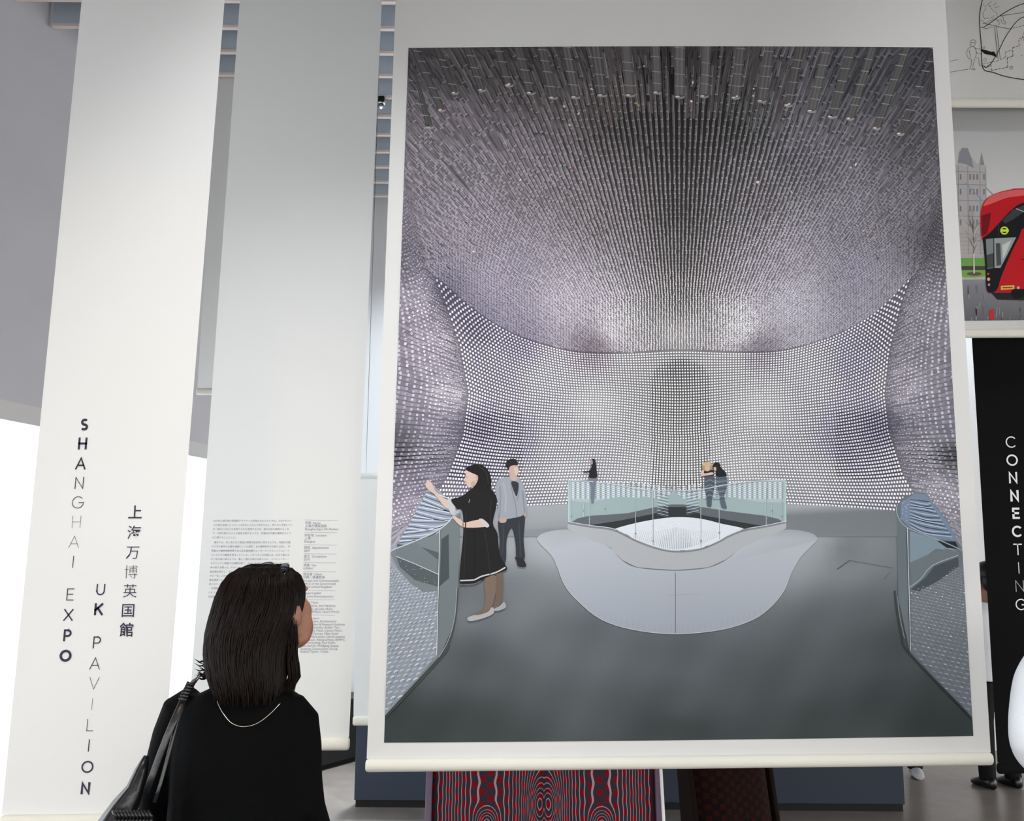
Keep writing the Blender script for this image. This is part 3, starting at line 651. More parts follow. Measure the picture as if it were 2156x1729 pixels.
low = [(98, 560), (150, 640), (220, 720), (290, 770), (360, 760), (362, 1110), (76, 1435)]
fp.poly(c5(low), (142, 150, 160), 13.8)
def inside(p, poly):
    x, y = p; r = False; n = len(poly)
    for i in range(n):
        x1, y1 = poly[i]; x2, y2 = poly[i-1]
        if (y1 > y) != (y2 > y) and x < (x2-x1)*(y-y1)/(y2-y1)+x1: r = not r
    return r
y = 580.0; r = 0
while y < 1420:
    k = (y-560)/860; sx = 15+26*k
    x = 85+(r % 2)*sx/2
    while x < 365:
        q = (x+random.uniform(-2, 2), y+random.uniform(-2, 2)-(x-200)*.12)
        if inside(q, low):
            w = sx*.36
            fp.poly(c5([(q[0]-w, q[1]+w*.4), (q[0]-w*.2, q[1]-w*.4), (q[0]+w, q[1]-w*.5), (q[0]+w*.8, q[1]), (q[0]-w*.3, q[1]+w*.3), (q[0]-w*.7, q[1]+w*.9)]), random.choice([(186, 194, 204), (205, 212, 220), (172, 180, 190)]), 14.5)
            if random.random() < .5: fp.stroke(c5([(q[0]+w, q[1]), (q[0]+w*.5, q[1]+w*1.2)]), 1.0, (92, 100, 110), 14.8)
        x += sx
    y += 12+20*k; r += 1
for k in range(70):
    q = (random.uniform(150, 370), random.uniform(570, 740))
    if inside(q, [(145, 580), (365, 670), (370, 740), (240, 700)]): fp.ell(*c5([q])[0], 1.2, .8, random.choice([(150, 160, 164), (60, 68, 70)]), 14.5, 6)
fp.poly(c5([(378, 428), (490, 335), (475, 760), (450, 950), (380, 1110), (364, 1110)]), (112, 121, 124), 15)
fp.poly(c5([(385, 480), (425, 450), (428, 690), (375, 735)]), (70, 80, 82), 15.3)
fp.stroke(c5([(97, 545), (240, 490), (380, 422), (455, 350), (480, 320)]), 2.4, (190, 197, 206), 16, 4)
fp.stroke(c5([(378, 430), (372, 700), (362, 1108)]), 2.2, (70, 80, 84), 16); fp.stroke(c5([(376, 430), (370, 700), (360, 1108)]), 1.2, (232, 238, 242), 17)
fp.stroke(c5([(474, 740), (462, 900), (430, 1030), (385, 1120), (76, 1452)]), 4.0, (66, 74, 76), 16, 5); fp.stroke(c5([(470, 740), (458, 900), (424, 1026), (372, 1120)]), 1.6, (150, 158, 160), 17, 5)
# right railing
fp.poly(c7([(615, 180), (650, 130), (720, 100), (780, 105), (900, 255), (1000, 432), (1047, 1395), (690, 1010), (625, 700)]), (104, 114, 119), 11)
fp.poly(c7([(640, 160), (720, 105), (780, 110), (900, 260), (965, 378), (850, 365), (690, 300), (640, 250)]), (118, 134, 156), 12)
for j in range(18):
    t = j/18; fp.stroke(c7([(690, 140+160*t), (780, 150+190*t+8*math.sin(j*.9)), (800+140*t, 150+215*t)]), [1.0, 2.0, 1.6], (176, 190, 208) if j % 2 else (52, 64, 82), 12.5, 3)
for j in range(12): fp.ell(*c7([(640+random.uniform(0, 46), 150+j*10)])[0], 1.2, .9, (190, 202, 216), 12.6, 6)
fp.poly(c7([(692, 320), (850, 370), (965, 440), (840, 420), (770, 470), (692, 520)]), (128, 146, 158), 13)
fp.poly(c7([(692, 500), (790, 455), (900, 420), (970, 440), (970, 460), (820, 510), (700, 640)]), (108, 118, 122), 13.5)
fp.poly(c7([(845, 375), (950, 380), (970, 420), (900, 415)]), (34, 40, 43), 13.6)
fp.poly(c7([(700, 650), (780, 585), (830, 520), (965, 468), (970, 520), (850, 605), (735, 668)]), (70, 78, 82), 14); fp.stroke(c7([(690, 640), (750, 595), (820, 515), (965, 458)]), 1.8, (166, 176, 180), 14.5, 3)
low7 = [(698, 660), (850, 606), (975, 500), (1005, 480), (1046, 1380), (700, 1000)]
fp.poly(c7(low7), (112, 119, 126), 13.8)
y = 510.0; r = 0
while y < 1380:
    k = (y-500)/880; sx = 14+30*k; x = 690+(r % 2)*sx/2
    while x < 1045:
        q = (x+random.uniform(-2, 2), y+(x-860)*.22)
        if inside(q, low7):
            w = sx*.36; g = random.uniform(-12, 22)
            fp.poly(c7([(q[0]-w, q[1]-w*.3), (q[0]+w*.4, q[1]-w*.1), (q[0]+w, q[1]+w*.5), (q[0]+w*.6, q[1]+w*.6), (q[0]-w, q[1]+w*.1)]), (142+g, 149+g, 156+g), 14.5)
            if random.random() < .45: fp.stroke(c7([(q[0]-w, q[1]+w*.3), (q[0]+w*.2, q[1]+w*1.3)]), .9, (74, 81, 88), 14.6)
            if random.random() < .07: fp.ell(*c7([q])[0], 1.5, 1.1, (225, 230, 232), 14.9, 6)
        x += sx
    y += 13+20*k; r += 1
fp.stroke(c7([(615, 180), (622, 235), (675, 300), (850, 368), (1002, 434)]), 2.2, (150, 162, 174), 16, 4)
fp.stroke(c7([(674, 302), (684, 650), (693, 1000)]), 2.2, (64, 72, 76), 16); fp.stroke(c7([(676, 302), (686, 650), (695, 1000)]), 1.1, (228, 232, 234), 17)
fp.stroke(c7([(605, 660), (615, 760), (645, 920), (690, 1015), (1047, 1385)]), 3.4, (54, 61, 62), 16, 5); fp.stroke(c7([(620, 690), (632, 800), (660, 930)]), 1.8, (128, 135, 136), 17, 4)
fp.build('printed_floor_and_railings', M['photo'], ground)

def visitor():
    vp.build('printed_visitor', M['photo'], ground); return Paint(Y3-0.0048, G, clip3)
vp = Paint(Y3-0.0048, G, clip3)
# woman reaching to the rods
BK = (30, 29, 30); SK = (208, 184, 170)
vp.spoly(c5([(620, 690), (682, 680), (682, 760), (655, 855), (600, 895), (625, 820)]), (120, 104, 92), 1); vp.spoly(c5([(684, 672), (719, 668), (716, 800), (700, 838), (668, 856), (682, 780)]), (108, 94, 84), 1)
vp.spoly(c5([(528, 905), (560, 892), (610, 880), (650, 855), (667, 850), (668, 882), (620, 906), (560, 922), (532, 922)]), (170, 172, 172), 2); vp.spoly(c5([(665, 862), (700, 842), (726, 820), (735, 850), (690, 868)]), (160, 163, 164), 2)
vp.spoly(c5([(560, 888), (610, 868), (650, 850), (640, 872), (590, 890)]), (120, 100, 86), 3)
vp.spoly(c5([(300, 190), (308, 158), (325, 165), (342, 190), (356, 222), (412, 262), (448, 272), (440, 312), (402, 302), (350, 238), (318, 212)]), SK, 3)
vp.spoly(c5([(412, 270), (448, 255), (462, 330), (440, 345), (420, 300)]), (190, 190, 190), 4)
vp.poly(smooth_closed(c5([(560, 200), (640, 198), (680, 240), (686, 290), (665, 390), (690, 450), (702, 560), (735, 622), (735, 648), (640, 682), (580, 716), (530, 724), (486, 718), (490, 600), (504, 450), (500, 330), (470, 312), (438, 264), (495, 246)]), 4), BK, 4)
vp.spoly(c5([(446, 350), (490, 372), (510, 388), (600, 372), (642, 400), (622, 412), (510, 414), (462, 380)]), SK, 5); vp.spoly(c5([(590, 372), (612, 370), (645, 402), (628, 414)]), (196, 196, 198), 6)
vp.stroke(c5([(487, 704), (560, 700), (605, 680), (680, 660), (733, 632)]), 3.0, (196, 196, 198), 6, 4); vp.stroke(c5([(487, 724), (560, 722), (600, 704)]), 1.5, (120, 120, 122), 6, 3)
vp.spoly(c5([(517, 105), (545, 100), (578, 125), (584, 150), (570, 182), (548, 196), (526, 190), (517, 168), (511, 155), (517, 132)]), SK, 5)
vp.spoly(c5([(516, 98), (545, 78), (585, 72), (625, 88), (650, 125), (656, 180), (645, 215), (600, 215), (562, 205), (572, 178), (584, 160), (578, 132), (550, 118)]), (28, 26, 27), 6)
vp.spoly(c5([(570, 135), (582, 132), (584, 155), (574, 160)]), (196, 168, 152), 7); vp.ell(*c5([(574, 168)])[0], .9, 1.4, (240, 238, 230), 8, 8)
vp.spoly(c5([(512, 150), (507, 160), (513, 166), (524, 160)]), SK, 6.5); vp.spoly(c5([(545, 170), (575, 160), (572, 182), (552, 194)]), (186, 160, 146), 6); vp.stroke(c5([(600, 90), (632, 120), (640, 180)]), 1.6, (52, 49, 51), 7, 3); vp.stroke(c5([(585, 80), (618, 100)]), 1.2, (58, 55, 57), 7, 3)
vp.stroke(c5([(520, 330), (514, 450), (508, 690)]), 2.2, (40, 39, 41), 6, 3); vp.stroke(c5([(620, 430), (640, 560), (650, 670)]), 2.6, (42, 41, 43), 6, 3); vp.stroke(c5([(560, 420), (568, 560), (560, 700)]), 2.0, (22, 21, 22), 6, 3); vp.stroke(c5([(660, 260), (650, 320), (655, 380)]), 1.6, (48, 47, 49), 6, 3)
vp.stroke(c5([(520, 142), (530, 140)]), .8, (70, 56, 50), 7); vp.stroke(c5([(518, 174), (528, 174)]), .9, (176, 112, 104), 7); vp.stroke(c5([(540, 262), (534, 280)]), 1.2, (180, 180, 182), 7); vp.stroke(c5([(503, 390), (503, 410)]), 1.6, (90, 70, 60), 7)
vp = visitor()
vp.poly(smooth_closed(c5([(698, 372), (790, 362), (838, 340), (832, 480), (838, 585), (795, 592), (788, 500), (768, 420), (740, 480), (735, 602), (700, 602), (702, 480)]), 4), (50, 54, 60), .5)
vp.spoly(c5([(786, 575), (830, 590), (845, 618), (838, 630), (803, 626), (795, 600)]), (40, 42, 45), .7)
vp.poly(smooth_closed(c5([(695, 155), (745, 140), (770, 150), (805, 145), (838, 205), (852, 320), (832, 345), (800, 358), (705, 366), (692, 280), (678, 210)]), 4), (152, 157, 166), .7)
vp.spoly(c5([(755, 88), (796, 78), (806, 108), (796, 134), (790, 160), (760, 150)]), (190, 166, 156), .9); vp.spoly(c5([(733, 74), (748, 48), (780, 42), (798, 58), (796, 84), (770, 96), (750, 98)]), (40, 36, 38), 1)
vp.stroke(c5([(703, 190), (706, 260), (700, 362)]), 3.2, (134, 139, 149), 1, 3); vp.stroke(c5([(826, 215), (834, 290), (838, 335)]), 3.0, (130, 135, 146), 1, 3); vp.stroke(c5([(762, 158), (772, 230), (790, 300), (792, 355)]), 1.2, (112, 117, 128), 1, 3); vp.stroke(c5([(805, 160), (806, 220), (796, 270)]), 1.2, (118, 123, 134), 1, 3); vp.stroke(c5([(720, 170), (735, 240), (732, 330)]), 4.0, (162, 167, 176), .9, 3)
vp.spoly(c5([(780, 92), (797, 88), (803, 112), (792, 130), (784, 118)]), (206, 184, 174), 1); vp.stroke(c5([(722, 400), (722, 480), (716, 560)]), 3.0, (62, 66, 73), 1, 3); vp.stroke(c5([(806, 380), (812, 480), (816, 570)]), 3.0, (62, 66, 73), 1, 3)
vp.spoly(c5([(765, 168), (800, 170), (804, 200), (795, 245), (782, 225)]), (52, 52, 58), 1); vp.spoly(c5([(700, 366), (738, 368), (732, 388), (704, 388)]), (184, 158, 148), 1); vp.spoly(c5([(826, 336), (850, 345), (840, 358)]), (176, 152, 144), 1)
vp = visitor()
vp.spoly(c6([(300, 243), (362, 243), (358, 275), (350, 330), (340, 440), (318, 440), (318, 320), (300, 278)]), (112, 122, 136), 1)
vp.spoly(c6([(325, 100), (350, 108), (358, 160), (363, 245), (298, 246), (304, 210), (262, 208), (256, 198), (298, 194), (322, 158), (312, 130)]), (38, 36, 38), 2); vp.spoly(c6([(313, 112), (328, 108), (330, 140), (314, 142)]), (168, 146, 136), 3)
vp = visitor()
vp.spoly(c6([(1222, 235), (1292, 235), (1292, 330), (1275, 420), (1268, 478), (1235, 470), (1232, 400), (1215, 330)]), (84, 94, 104), 1); vp.spoly(c6([(1310, 235), (1390, 240), (1390, 330), (1372, 400), (1392, 490), (1350, 482), (1335, 400), (1318, 330)]), (92, 102, 114), 1)
for j in range(9): vp.stroke(c6([(1220, 262+j*20), (1260, 245+j*20), (1300, 262+j*20), (1390, 250+j*20)]), .9, (150, 164, 178) if j % 2 else (58, 70, 82), 2, 3)
vp.spoly(c6([(1200, 205), (1240, 185), (1285, 190), (1284, 232), (1190, 238), (1182, 220)]), (40, 38, 40), 2); vp.spoly(c6([(1182, 235), (1196, 190), (1212, 190), (1215, 214), (1275, 205), (1282, 222), (1200, 236)]), SK, 3)
vp.ell(*c6([(1236, 160)])[0], 10.5, 10, (176, 150, 116), 4); vp.ell(*c6([(1238, 172)])[0], 5, 6, (205, 176, 160), 5); vp.ell(*c6([(1232, 142)])[0], 9, 5, (202, 176, 136), 5)
vp.spoly(c6([(1280, 160), (1300, 126), (1335, 135), (1345, 165), (1378, 200), (1388, 235), (1312, 238), (1305, 200), (1290, 190)]), (34, 34, 38), 3); vp.spoly(c6([(1286, 168), (1306, 165), (1308, 190), (1294, 192)]), (196, 172, 160), 4)
vp.stroke(rail[20:36], 1.7, (206, 208, 218), 6)
visitor()

# ================================================================ bus photograph and line drawing
c4 = lambda pts: [(1800+x/2.4015, y/2.4015) for x, y in pts]
bxl = lambda y: 1955+(y-227)*.03
def clip7(p):
    p[:, 1] = np.clip(p[:, 1], 150, 675.5-(p[:, 0]-2037)*.01); p[:, 0] = np.clip(p[:, 0], 1962, 2440); return p
bp = Paint(3.95, 1.25, clip7)
yk = [150, 232, 300, 420, 520, 560, 575, 580, 600, 640, 676]; ck = [(150, 152, 154), (152, 154, 156), (172, 174, 174), (196, 196, 194), (190, 188, 186), (150, 146, 144), (120, 118, 118), (140, 140, 142), (122, 123, 128), (108, 108, 112), (92, 92, 96)]
xs = [1962, 2040, 2120, 2200, 2440]; V = [(x, y) for y in yk for x in xs]; Cc = [c for c in ck for _ in xs]
bp.raw(V, Cc, [(i*5+j, i*5+j+1, i*5+j+6, i*5+j+5) for i in range(len(yk)-1) for j in range(4)], 0)
# stone tower
ST = (166, 163, 163); DK = (142, 139, 142)
bp.poly(c4([(440, 830), (520, 830), (525, 770), (540, 748), (570, 748), (585, 790), (620, 830), (632, 815), (636, 790), (640, 765), (645, 790), (655, 830), (662, 870), (664, 1000), (668, 1300), (440, 1300)]), ST, 1)
bp.poly(c4([(520, 822), (528, 770), (542, 748), (570, 748), (590, 800), (600, 850), (560, 830)]), (128, 130, 138), 2); bp.poly(c4([(632, 815), (640, 768), (655, 835), (632, 835)]), (132, 132, 138), 2)
for y in (865, 930, 1010, 1090, 1180): bp.stroke(c4([(450, y), (664, y+6)]), 1.6, DK, 2)
for y in (880, 955, 1040, 1110):
    for x in (480, 530, 578, 596, 614, 648): bp.poly(c4([(x, y), (x+9, y), (x+9, y+32), (x+4, y+26), (x, y+32)]), (124, 121, 126), 3)
for x in (522, 570, 632, 662): bp.stroke(c4([(x, 840), (x+4, 1290)]), 1.4, (138, 135, 138), 2)
for y in range(1200, 1320, 20): bp.stroke(c4([(450, y), (665, y)]), .7, (140, 137, 138), 2)
bp.stroke(c4([(558, 925), (600, 968), (650, 1020)]), 2.2, (126, 152, 178), 4); bp.stroke(c4([(662, 948), (720, 1005), (800, 1060)]), 2.4, (122, 146, 168), 4); bp.stroke(c4([(558, 955), (650, 1040)]), .9, (140, 160, 180), 4)
# bare tree, lawn, kerb
bp.poly(c4([(500, 1305), (740, 1305), (740, 1345), (500, 1345)]), (104, 150, 74), 4); bp.poly(c4([(500, 1345), (740, 1345), (740, 1366), (500, 1366)]), (70, 66, 64), 4); bp.poly(c4([(500, 1366), (740, 1366), (740, 1392), (600, 1404), (500, 1400)]), (112, 156, 74), 5); bp.poly(c4([(500, 1400), (600, 1404), (740, 1392), (740, 1412), (500, 1416)]), (168, 168, 170), 5)
bp.ell(*c4([(603, 1385)])[0], 16, 4, (90, 84, 62), 6)
bp.stroke(c4([(603, 1382), (601, 1280), (598, 1180)]), [3.2, 2.4, 1.4], (196, 190, 186), 7)
for k in range(46):
    a = math.radians(random.uniform(-58, 58)); y0 = random.uniform(1150, 1300); L_ = random.uniform(40, 150)
    x1 = 599+math.sin(a)*L_*.75; y1 = y0-math.cos(a)*L_
    bp.stroke(c4([(599, y0), ((599+x1)/2+random.uniform(-6, 6), (y0+y1)/2), (x1, y1)]), [1.1, .7, .3], random.choice([(196, 190, 186), (150, 138, 134), (172, 164, 160)]), 7)
for k in range(30):
    x = random.uniform(560, 850); y = random.uniform(1420, 1610); bp.stroke(c4([(x, y), (x+random.uniform(-8, 8), y+random.uniform(15, 60))]), random.uniform(1, 4), random.choice([(130, 130, 135), (104, 104, 108), (98, 98, 102), (122, 122, 127)]), 6)
bp.poly(c4([(680, 1570), (700, 1560), (705, 1615), (682, 1618)]), (176, 44, 40), 7)
bp.poly(c4([(690, 1480), (900, 1480), (900, 1520), (720, 1515)]), (34, 34, 37), 7)
# the bus: rounded front, glass sweep, dark lower panel
RD = (176, 26, 34)
bp.poly(smooth_closed(c4([(640, 1200), (634, 1120), (640, 1050), (665, 1005), (720, 975), (790, 958), (870, 952), (1500, 950), (1500, 1480), (900, 1482), (720, 1478), (668, 1472), (660, 1350), (650, 1230)]), 4), RD, 8)
bp.poly(smooth_closed(c4([(648, 1040), (690, 990), (780, 964), (860, 960), (870, 985), (770, 1000), (690, 1030)]), 4), (206, 92, 92), 9)
bp.poly(c4([(640, 1090), (688, 1075), (682, 1130), (668, 1180), (642, 1195)]), (110, 16, 24), 9)
bp.poly(smooth_open(c4([(645, 1205), (690, 1170), (745, 1110), (800, 1055), (860, 1022), (1000, 1000), (1000, 1150), (860, 1150), (830, 1200), (790, 1280), (740, 1400), (715, 1470), (668, 1470), (660, 1350), (650, 1240)]), 3), (24, 24, 27), 10)
bp.poly(c4([(662, 1210), (700, 1205), (700, 1355), (670, 1360)]), (120, 128, 128), 11); bp.poly(c4([(704, 1205), (815, 1200), (770, 1290), (735, 1355), (706, 1355)]), (146, 152, 150), 11)
bp.poly(c4([(712, 1230), (735, 1230), (740, 1340), (716, 1345)]), (70, 74, 74), 12); bp.poly(c4([(745, 1240), (790, 1215), (760, 1290), (748, 1310)]), (188, 192, 188), 12); bp.poly(c4([(665, 1290), (700, 1280), (700, 1352), (670, 1356)]), (66, 70, 70), 12)
bp.poly(c4([(745, 1115), (800, 1060), (870, 1030), (870, 1060), (800, 1110), (760, 1130)]), (56, 60, 64), 11); bp.stroke(c4([(815, 1055), (865, 1075)]), 1.5, (180, 182, 184), 12); bp.stroke(c4([(725, 1130), (725, 1195)]), 1, (60, 62, 64), 12)
bp.stroke([(1800+(756+17*math.cos(t))/2.4015, (1166+17*math.sin(t))/2.4015) for t in np.linspace(0, 6.3, 22)], 3.0, (196, 218, 60), 13); bp.poly(c4([(735, 1160), (778, 1160), (778, 1172), (735, 1172)]), (196, 218, 60), 13.5)
bp.poly(c4([(738, 1446), (806, 1442), (806, 1462), (738, 1466)]), (214, 178, 84), 13); bp.stroke(c4([(746, 1455), (798, 1453)]), 3, (110, 84, 40), 14)
bp.ell(*c4([(676, 1412)])[0], 3.2, 3.6, (255, 150, 130), 13); bp.ell(*c4([(674, 1385)])[0], 2.2, 2.4, (200, 60, 50), 13); bp.ell(*c4([(678, 1440)])[0], 2.4, 2.8, (150, 150, 155), 13); bp.ell(*c4([(826, 1455)])[0], 3, 3, (170, 170, 172), 13)
bp.poly(c4([(790, 1478), (800, 1460), (860, 1462), (860, 1500), (810, 1512)]), (20, 20, 22), 13); bp.stroke(c4([(840, 1312), (856, 1312)]), 2, (90, 14, 18), 13)
for k in range(6): bp.poly(c4([(940+k*95, 1040), (1020+k*95, 1040), (1020+k*95, 1160), (940+k*95, 1160)]), (40, 42, 46), 11)
bp.build('printed_photograph', M['photo'], b7)

sk = Paint(3.85, 1.0); K = (30, 30, 32)
sk.stroke(c4([(655, -40), (640, 20), (631, 75), (632, 140), (640, 240), (648, 345), (700, 366), (760, 386), (855, 402), (980, 410)]), 1.7, K, 1, 5)
sk.stroke(c4([(636, 137), (650, 138), (690, 112), (740, 75), (800, 40), (860, 16), (960, -10)]), 1.5, K, 1, 5)
sk.stroke(c4([(650, 330), (665, 342), (690, 318), (725, 260), (760, 190), (800, 130), (828, 100), (860, 85), (960, 75)]), 1.5, K, 1, 5)
sk.stroke(c4([(645, 118), (700, 128), (750, 140), (785, 146)]), .9, K, 1, 4); sk.dash(c4([(785, 146), (860, 128), (960, 110)]), .9, K, 4, 2.5)
sk.stroke(c4([(650, 146), (716, 134), (735, 300)]), .9, K, 1); sk.stroke(c4([(706, 138), (724, 300)]), .9, K, 1); sk.stroke(c4([(735, 80), (860, 62), (960, 52)]), .8, K, 1)
sk.dash(c4([(650, 340), (688, 328), (690, 356), (772, 340), (770, 292), (798, 284), (798, 240), (830, 232), (828, 196), (860, 186)]), 1.1, K, 5, 2.5); sk.dash(c4([(650, 322), (720, 308), (760, 290), (762, 262), (796, 252)]), .9, K, 4, 2.5)
sk.stroke(c4([(790+8*math.cos(t), 342+8*math.sin(t)) for t in np.linspace(0, 6.3, 14)]), .7, K, 1); sk.stroke(c4([(658+7*math.cos(t), 303+7*math.sin(t)) for t in np.linspace(0, 6.3, 14)]), .6, K, 1)
sk.poly(c4([(636, 248), (664, 254), (690, 262), (704, 260), (720, 290), (690, 278), (660, 274), (636, 256)]), K, 2)
sk.stroke(c4([(478, 310), (525, 301)]), .7, K, 1); sk.stroke(c4([(480, 365), (572, 350)]), .7, K, 1)
for s_ in ([(584, 212), (588, 204), (600, 201), (610, 207), (612, 214), (586, 216)], [(586, 216), (586, 226), (592, 236), (600, 234), (606, 230), (608, 218)], [(590, 236), (572, 246), (566, 268), (572, 292), (590, 300)], [(600, 236), (612, 252), (614, 272), (606, 294)],
           [(606, 240), (622, 248), (640, 242), (654, 236), (656, 244), (640, 250)], [(614, 262), (624, 272), (640, 270)], [(590, 300), (588, 330), (580, 344), (590, 350), (606, 352), (606, 346), (596, 340), (606, 296)], [(610, 290), (626, 296), (628, 326), (640, 332)], [(578, 250), (582, 275), (588, 290)]):
    sk.stroke(c4(s_), .7, K, 1, 3)
for s_ in ([(650, 20), (662, 40), (645, 70), (655, 95)], [(668, 22), (684, 30), (694, 50), (716, 66), (720, 88)], [(640, 102), (660, 118), (700, 96), (722, 92)], [(655, 95), (690, 90), (706, 78)], [(676, 20), (690, 8)], [(700, 28), (716, 14)], [(708, 40), (728, 32)]): sk.dash(c4(s_), .9, K, 3, 2)
for s_ in ([(720, 88), (738, 80), (750, 88), (752, 104), (764, 112), (758, 122), (744, 116), (738, 100), (722, 104)], [(712, 92), (724, 108), (732, 120), (726, 124)]): sk.stroke(c4(s_), .7, K, 1, 3)
for x in (840, 850): sk.dash(c4([(x, 205), (x+14, 165)]), .8, K, 4, 3)
sk.dash(c4([(838, 280), (870, 276)]), .8, K, 4, 3)
sk.build('line_drawing', M['photo'], b6)['kind'] = 'stuff'

# ================================================================ spot lamp under the baffles
sy = y_at(803, 207, ZB); sp_ = P(803, 207, sy)
sl = empty('spot_lamp', (sp_[0], sp_[1], ZB-0.3)); tag(sl, 'small chrome spot lamp on a black mount under the ceiling baffles', 'lamp')
u_ = sy/FPX
MB().box((sp_[0], sy, ZB-0.012-3*u_), (16*u_, 0.08, 8*u_+.02)).build('mount', M['black_metal'], sl, bevel=.004)
MB().tube([(sp_[0]-4*u_, sy, ZB-8*u_), (sp_[0]-4*u_, sy, ZB-14*u_)], 3*u_, 10).build('arm', M['black_metal'], sl, True)
cz = ZB-17*u_; ax = (0.05, -0.45, -0.9)
MB().lathe((sp_[0], sy, cz+4*u_), [(7*u_, -6*u_), (9*u_, -3*u_), (10*u_, 2*u_), (9.4*u_, 6*u_)], ax, 22).build('housing', M['chrome'], sl, True)
for k in range(5):
    MB().lathe((sp_[0], sy, cz+4*u_), [(10.6*u_, (-3+k*1.7)*u_), (11*u_, (-2.6+k*1.7)*u_), (10.6*u_, (-2.2+k*1.7)*u_)], ax, 22).build('cooling_fin', M['chrome'], sl, True)
MB().lathe((sp_[0], sy, cz+4*u_), [(7*u_, 6*u_), (7*u_, 9*u_), (4.5*u_, 13*u_), (3.2*u_, 15*u_)], ax, 22).build('snoot', M['chrome'], sl, True)
MB().ellip((sp_[0]+.05*14*u_, sy-.45*14*u_, cz+4*u_-.9*14*u_), (2.8*u_,)*3).build('bulb', mat('lamp_glass', (245, 248, 250), .2, .5, emit=(255, 250, 240), estr=1.5), sl, True)

# ================================================================ upholstered seats
def seat_fabric(name, dark, red, line):
    m = bpy.data.materials.new(name); m.use_nodes = True; nt = m.node_tree; b = nt.nodes['Principled BSDF']; b.inputs['Roughness'].default_value = .9; b.inputs['Specular IOR Level'].default_value = .1
    def at(n):
        a = nt.nodes.new('ShaderNodeAttribute'); a.attribute_name = n; return a.outputs['Fac']
    def mth(op, a, v):
        n = nt.nodes.new('ShaderNodeMath'); n.operation = op
        for i, q in enumerate((a, v)):
            if q is None: continue
            if isinstance(q, (int, float)): n.inputs[i].default_value = q
            else: nt.links.new(q, n.inputs[i])
        return n.outputs[0]
    ln = mth('LESS_THAN', mth('ABSOLUTE', mth('SUBTRACT', mth('FRACT', mth('MULTIPLY', at('field'), 5.5), None), .5), None), .085)
    rowi = mth('MULTIPLY', at('sz'), 42.0); coli = mth('MULTIPLY', at('su'), 30.0)
    par = mth('FRACT', mth('MULTIPLY', mth('ADD', mth('FLOOR', rowi, None), mth('FLOOR', coli, None)), .5), None)
    rd = mth('MULTIPLY', mth('GREATER_THAN', par, .25), mth('GREATER_THAN', mth('FRACT', coli, None), .22))
    def mix(f, a, c):
        n = nt.nodes.new('ShaderNodeMix'); n.data_type = 'RGBA'; nt.links.new(f, n.inputs[0])
        for i, q in ((6, a), (7, c)):
            if isinstance(q, tuple): n.inputs[i].default_value = (*lin(q), 1)
            else: nt.links.new(q, n.inputs[i])
        return n.outputs[2]
    nt.links.new(mix(ln, mix(rd, dark, red), line), b.inputs['Base Color'])
    return m
def bus_seat(name, label, loc, yaw, w, fab, side, trim, two=True):
    root = empty(name, (loc[0], loc[1], 0)); tag(root, label, 'bench seat' if two else 'seat', 'upholstered seats under the huge photograph')
    Rz = Matrix.Rotation(yaw, 3, 'Z'); O = Vector((loc[0], loc[1], 0))
    T = lambda p: tuple(Rz @ Vector(p)+O)
    def cushion(nm, nu, nv, fn, thick):
        V = []; at_ = []
        for i in range(nv+1):
            for j in range(nu+1):
                u, v = j/nu*2-1, i/nv; p, q = fn(u, v); V.append(T(p)); at_.append(q)
        n0 = len(V); F = [(i*(nu+1)+j, i*(nu+1)+j+1, (i+1)*(nu+1)+j+1, (i+1)*(nu+1)+j) for i in range(nv) for j in range(nu)]
        me = bpy.data.meshes.new(nm); me.from_pydata(V, [], F); me.update()
        for k, an in enumerate(('field', 'su', 'sz')):
            a = me.attributes.new(an, 'FLOAT', 'POINT'); a.data.foreach_set('value', [q[k] for q in at_])
        o = link(nm, me, fab, root, True); md = o.modifiers.new('thick', 'SOLIDIFY'); md.thickness = thick; md.offset = -1
        return o
    hw = w/2
    def patt(u, z):
        if two:
            C_ = math.cos(2*math.pi*u); A_ = 1.1*math.exp(-(((abs(u)-.045)/.085)**2+((z-.70)/.085)**2)); B_ = .95*math.exp(-(((abs(u)-.5)/.085)**2+((z-.64)/.042)**2))
            return (C_+A_-B_+.12*math.cos(2*math.pi*u*2)+.012*math.sin(z*90), u*hw, z)
        return (math.cos(2*math.pi*u)+.9*math.exp(-((u/.3)**2+((z-.6)/.1)**2)), u*hw, z)
    def back(u, v):
        z = .42+.62*v; e = abs(u)**5; seam = .012*math.exp(-(u/.03)**2) if two else 0
        bul = .03*(1-abs(((abs(u)-.5)*2 if two else u))**2.5)
        return (u*hw, -.02+.10*(v-.0)-bul+.05*e+seam, z), patt(u, z)
    cushion('backrest', 96, 60, back, .09)
    def sit(u, v):
        e = abs(u)**6; return (u*hw, -.46+.46*v, .46-.05*v-.05*e-.05*(1-v)**6), patt(u, .2+.46*v)
    cushion('seat_cushion', 60, 30, sit, .11)
    for s in (-1, 1):
        MB().add([T((s*(hw+d), y, z)) for d in (-.004, .022) for y, z in ((-.02, .36), (.10, 1.05), (.17, 1.05), (.10, .36))], [(0, 1, 2, 3), (7, 6, 5, 4), (0, 4, 5, 1), (1, 5, 6, 2), (2, 6, 7, 3), (3, 7, 4, 0)]).build('side_border', side, root, bevel=.006)
    if two: MB().tube([T((hw+.034, -.05, .40)), T((hw+.020, .0, .62)), T((hw+.010, .05, 1.02))], .0065, 8).build('piping', trim, root, True)
    for s in (-1, 1):
        MB().box(T((s*hw*.7, -.2, .17)), (.05, .34, .34), Rz).build('leg', M['black_metal'], root, bevel=.01)
    MB().box(T((0, -.2, .335)), (w*.96, .36, .03), Rz).build('seat_frame', M['black_metal'], root)
    return root
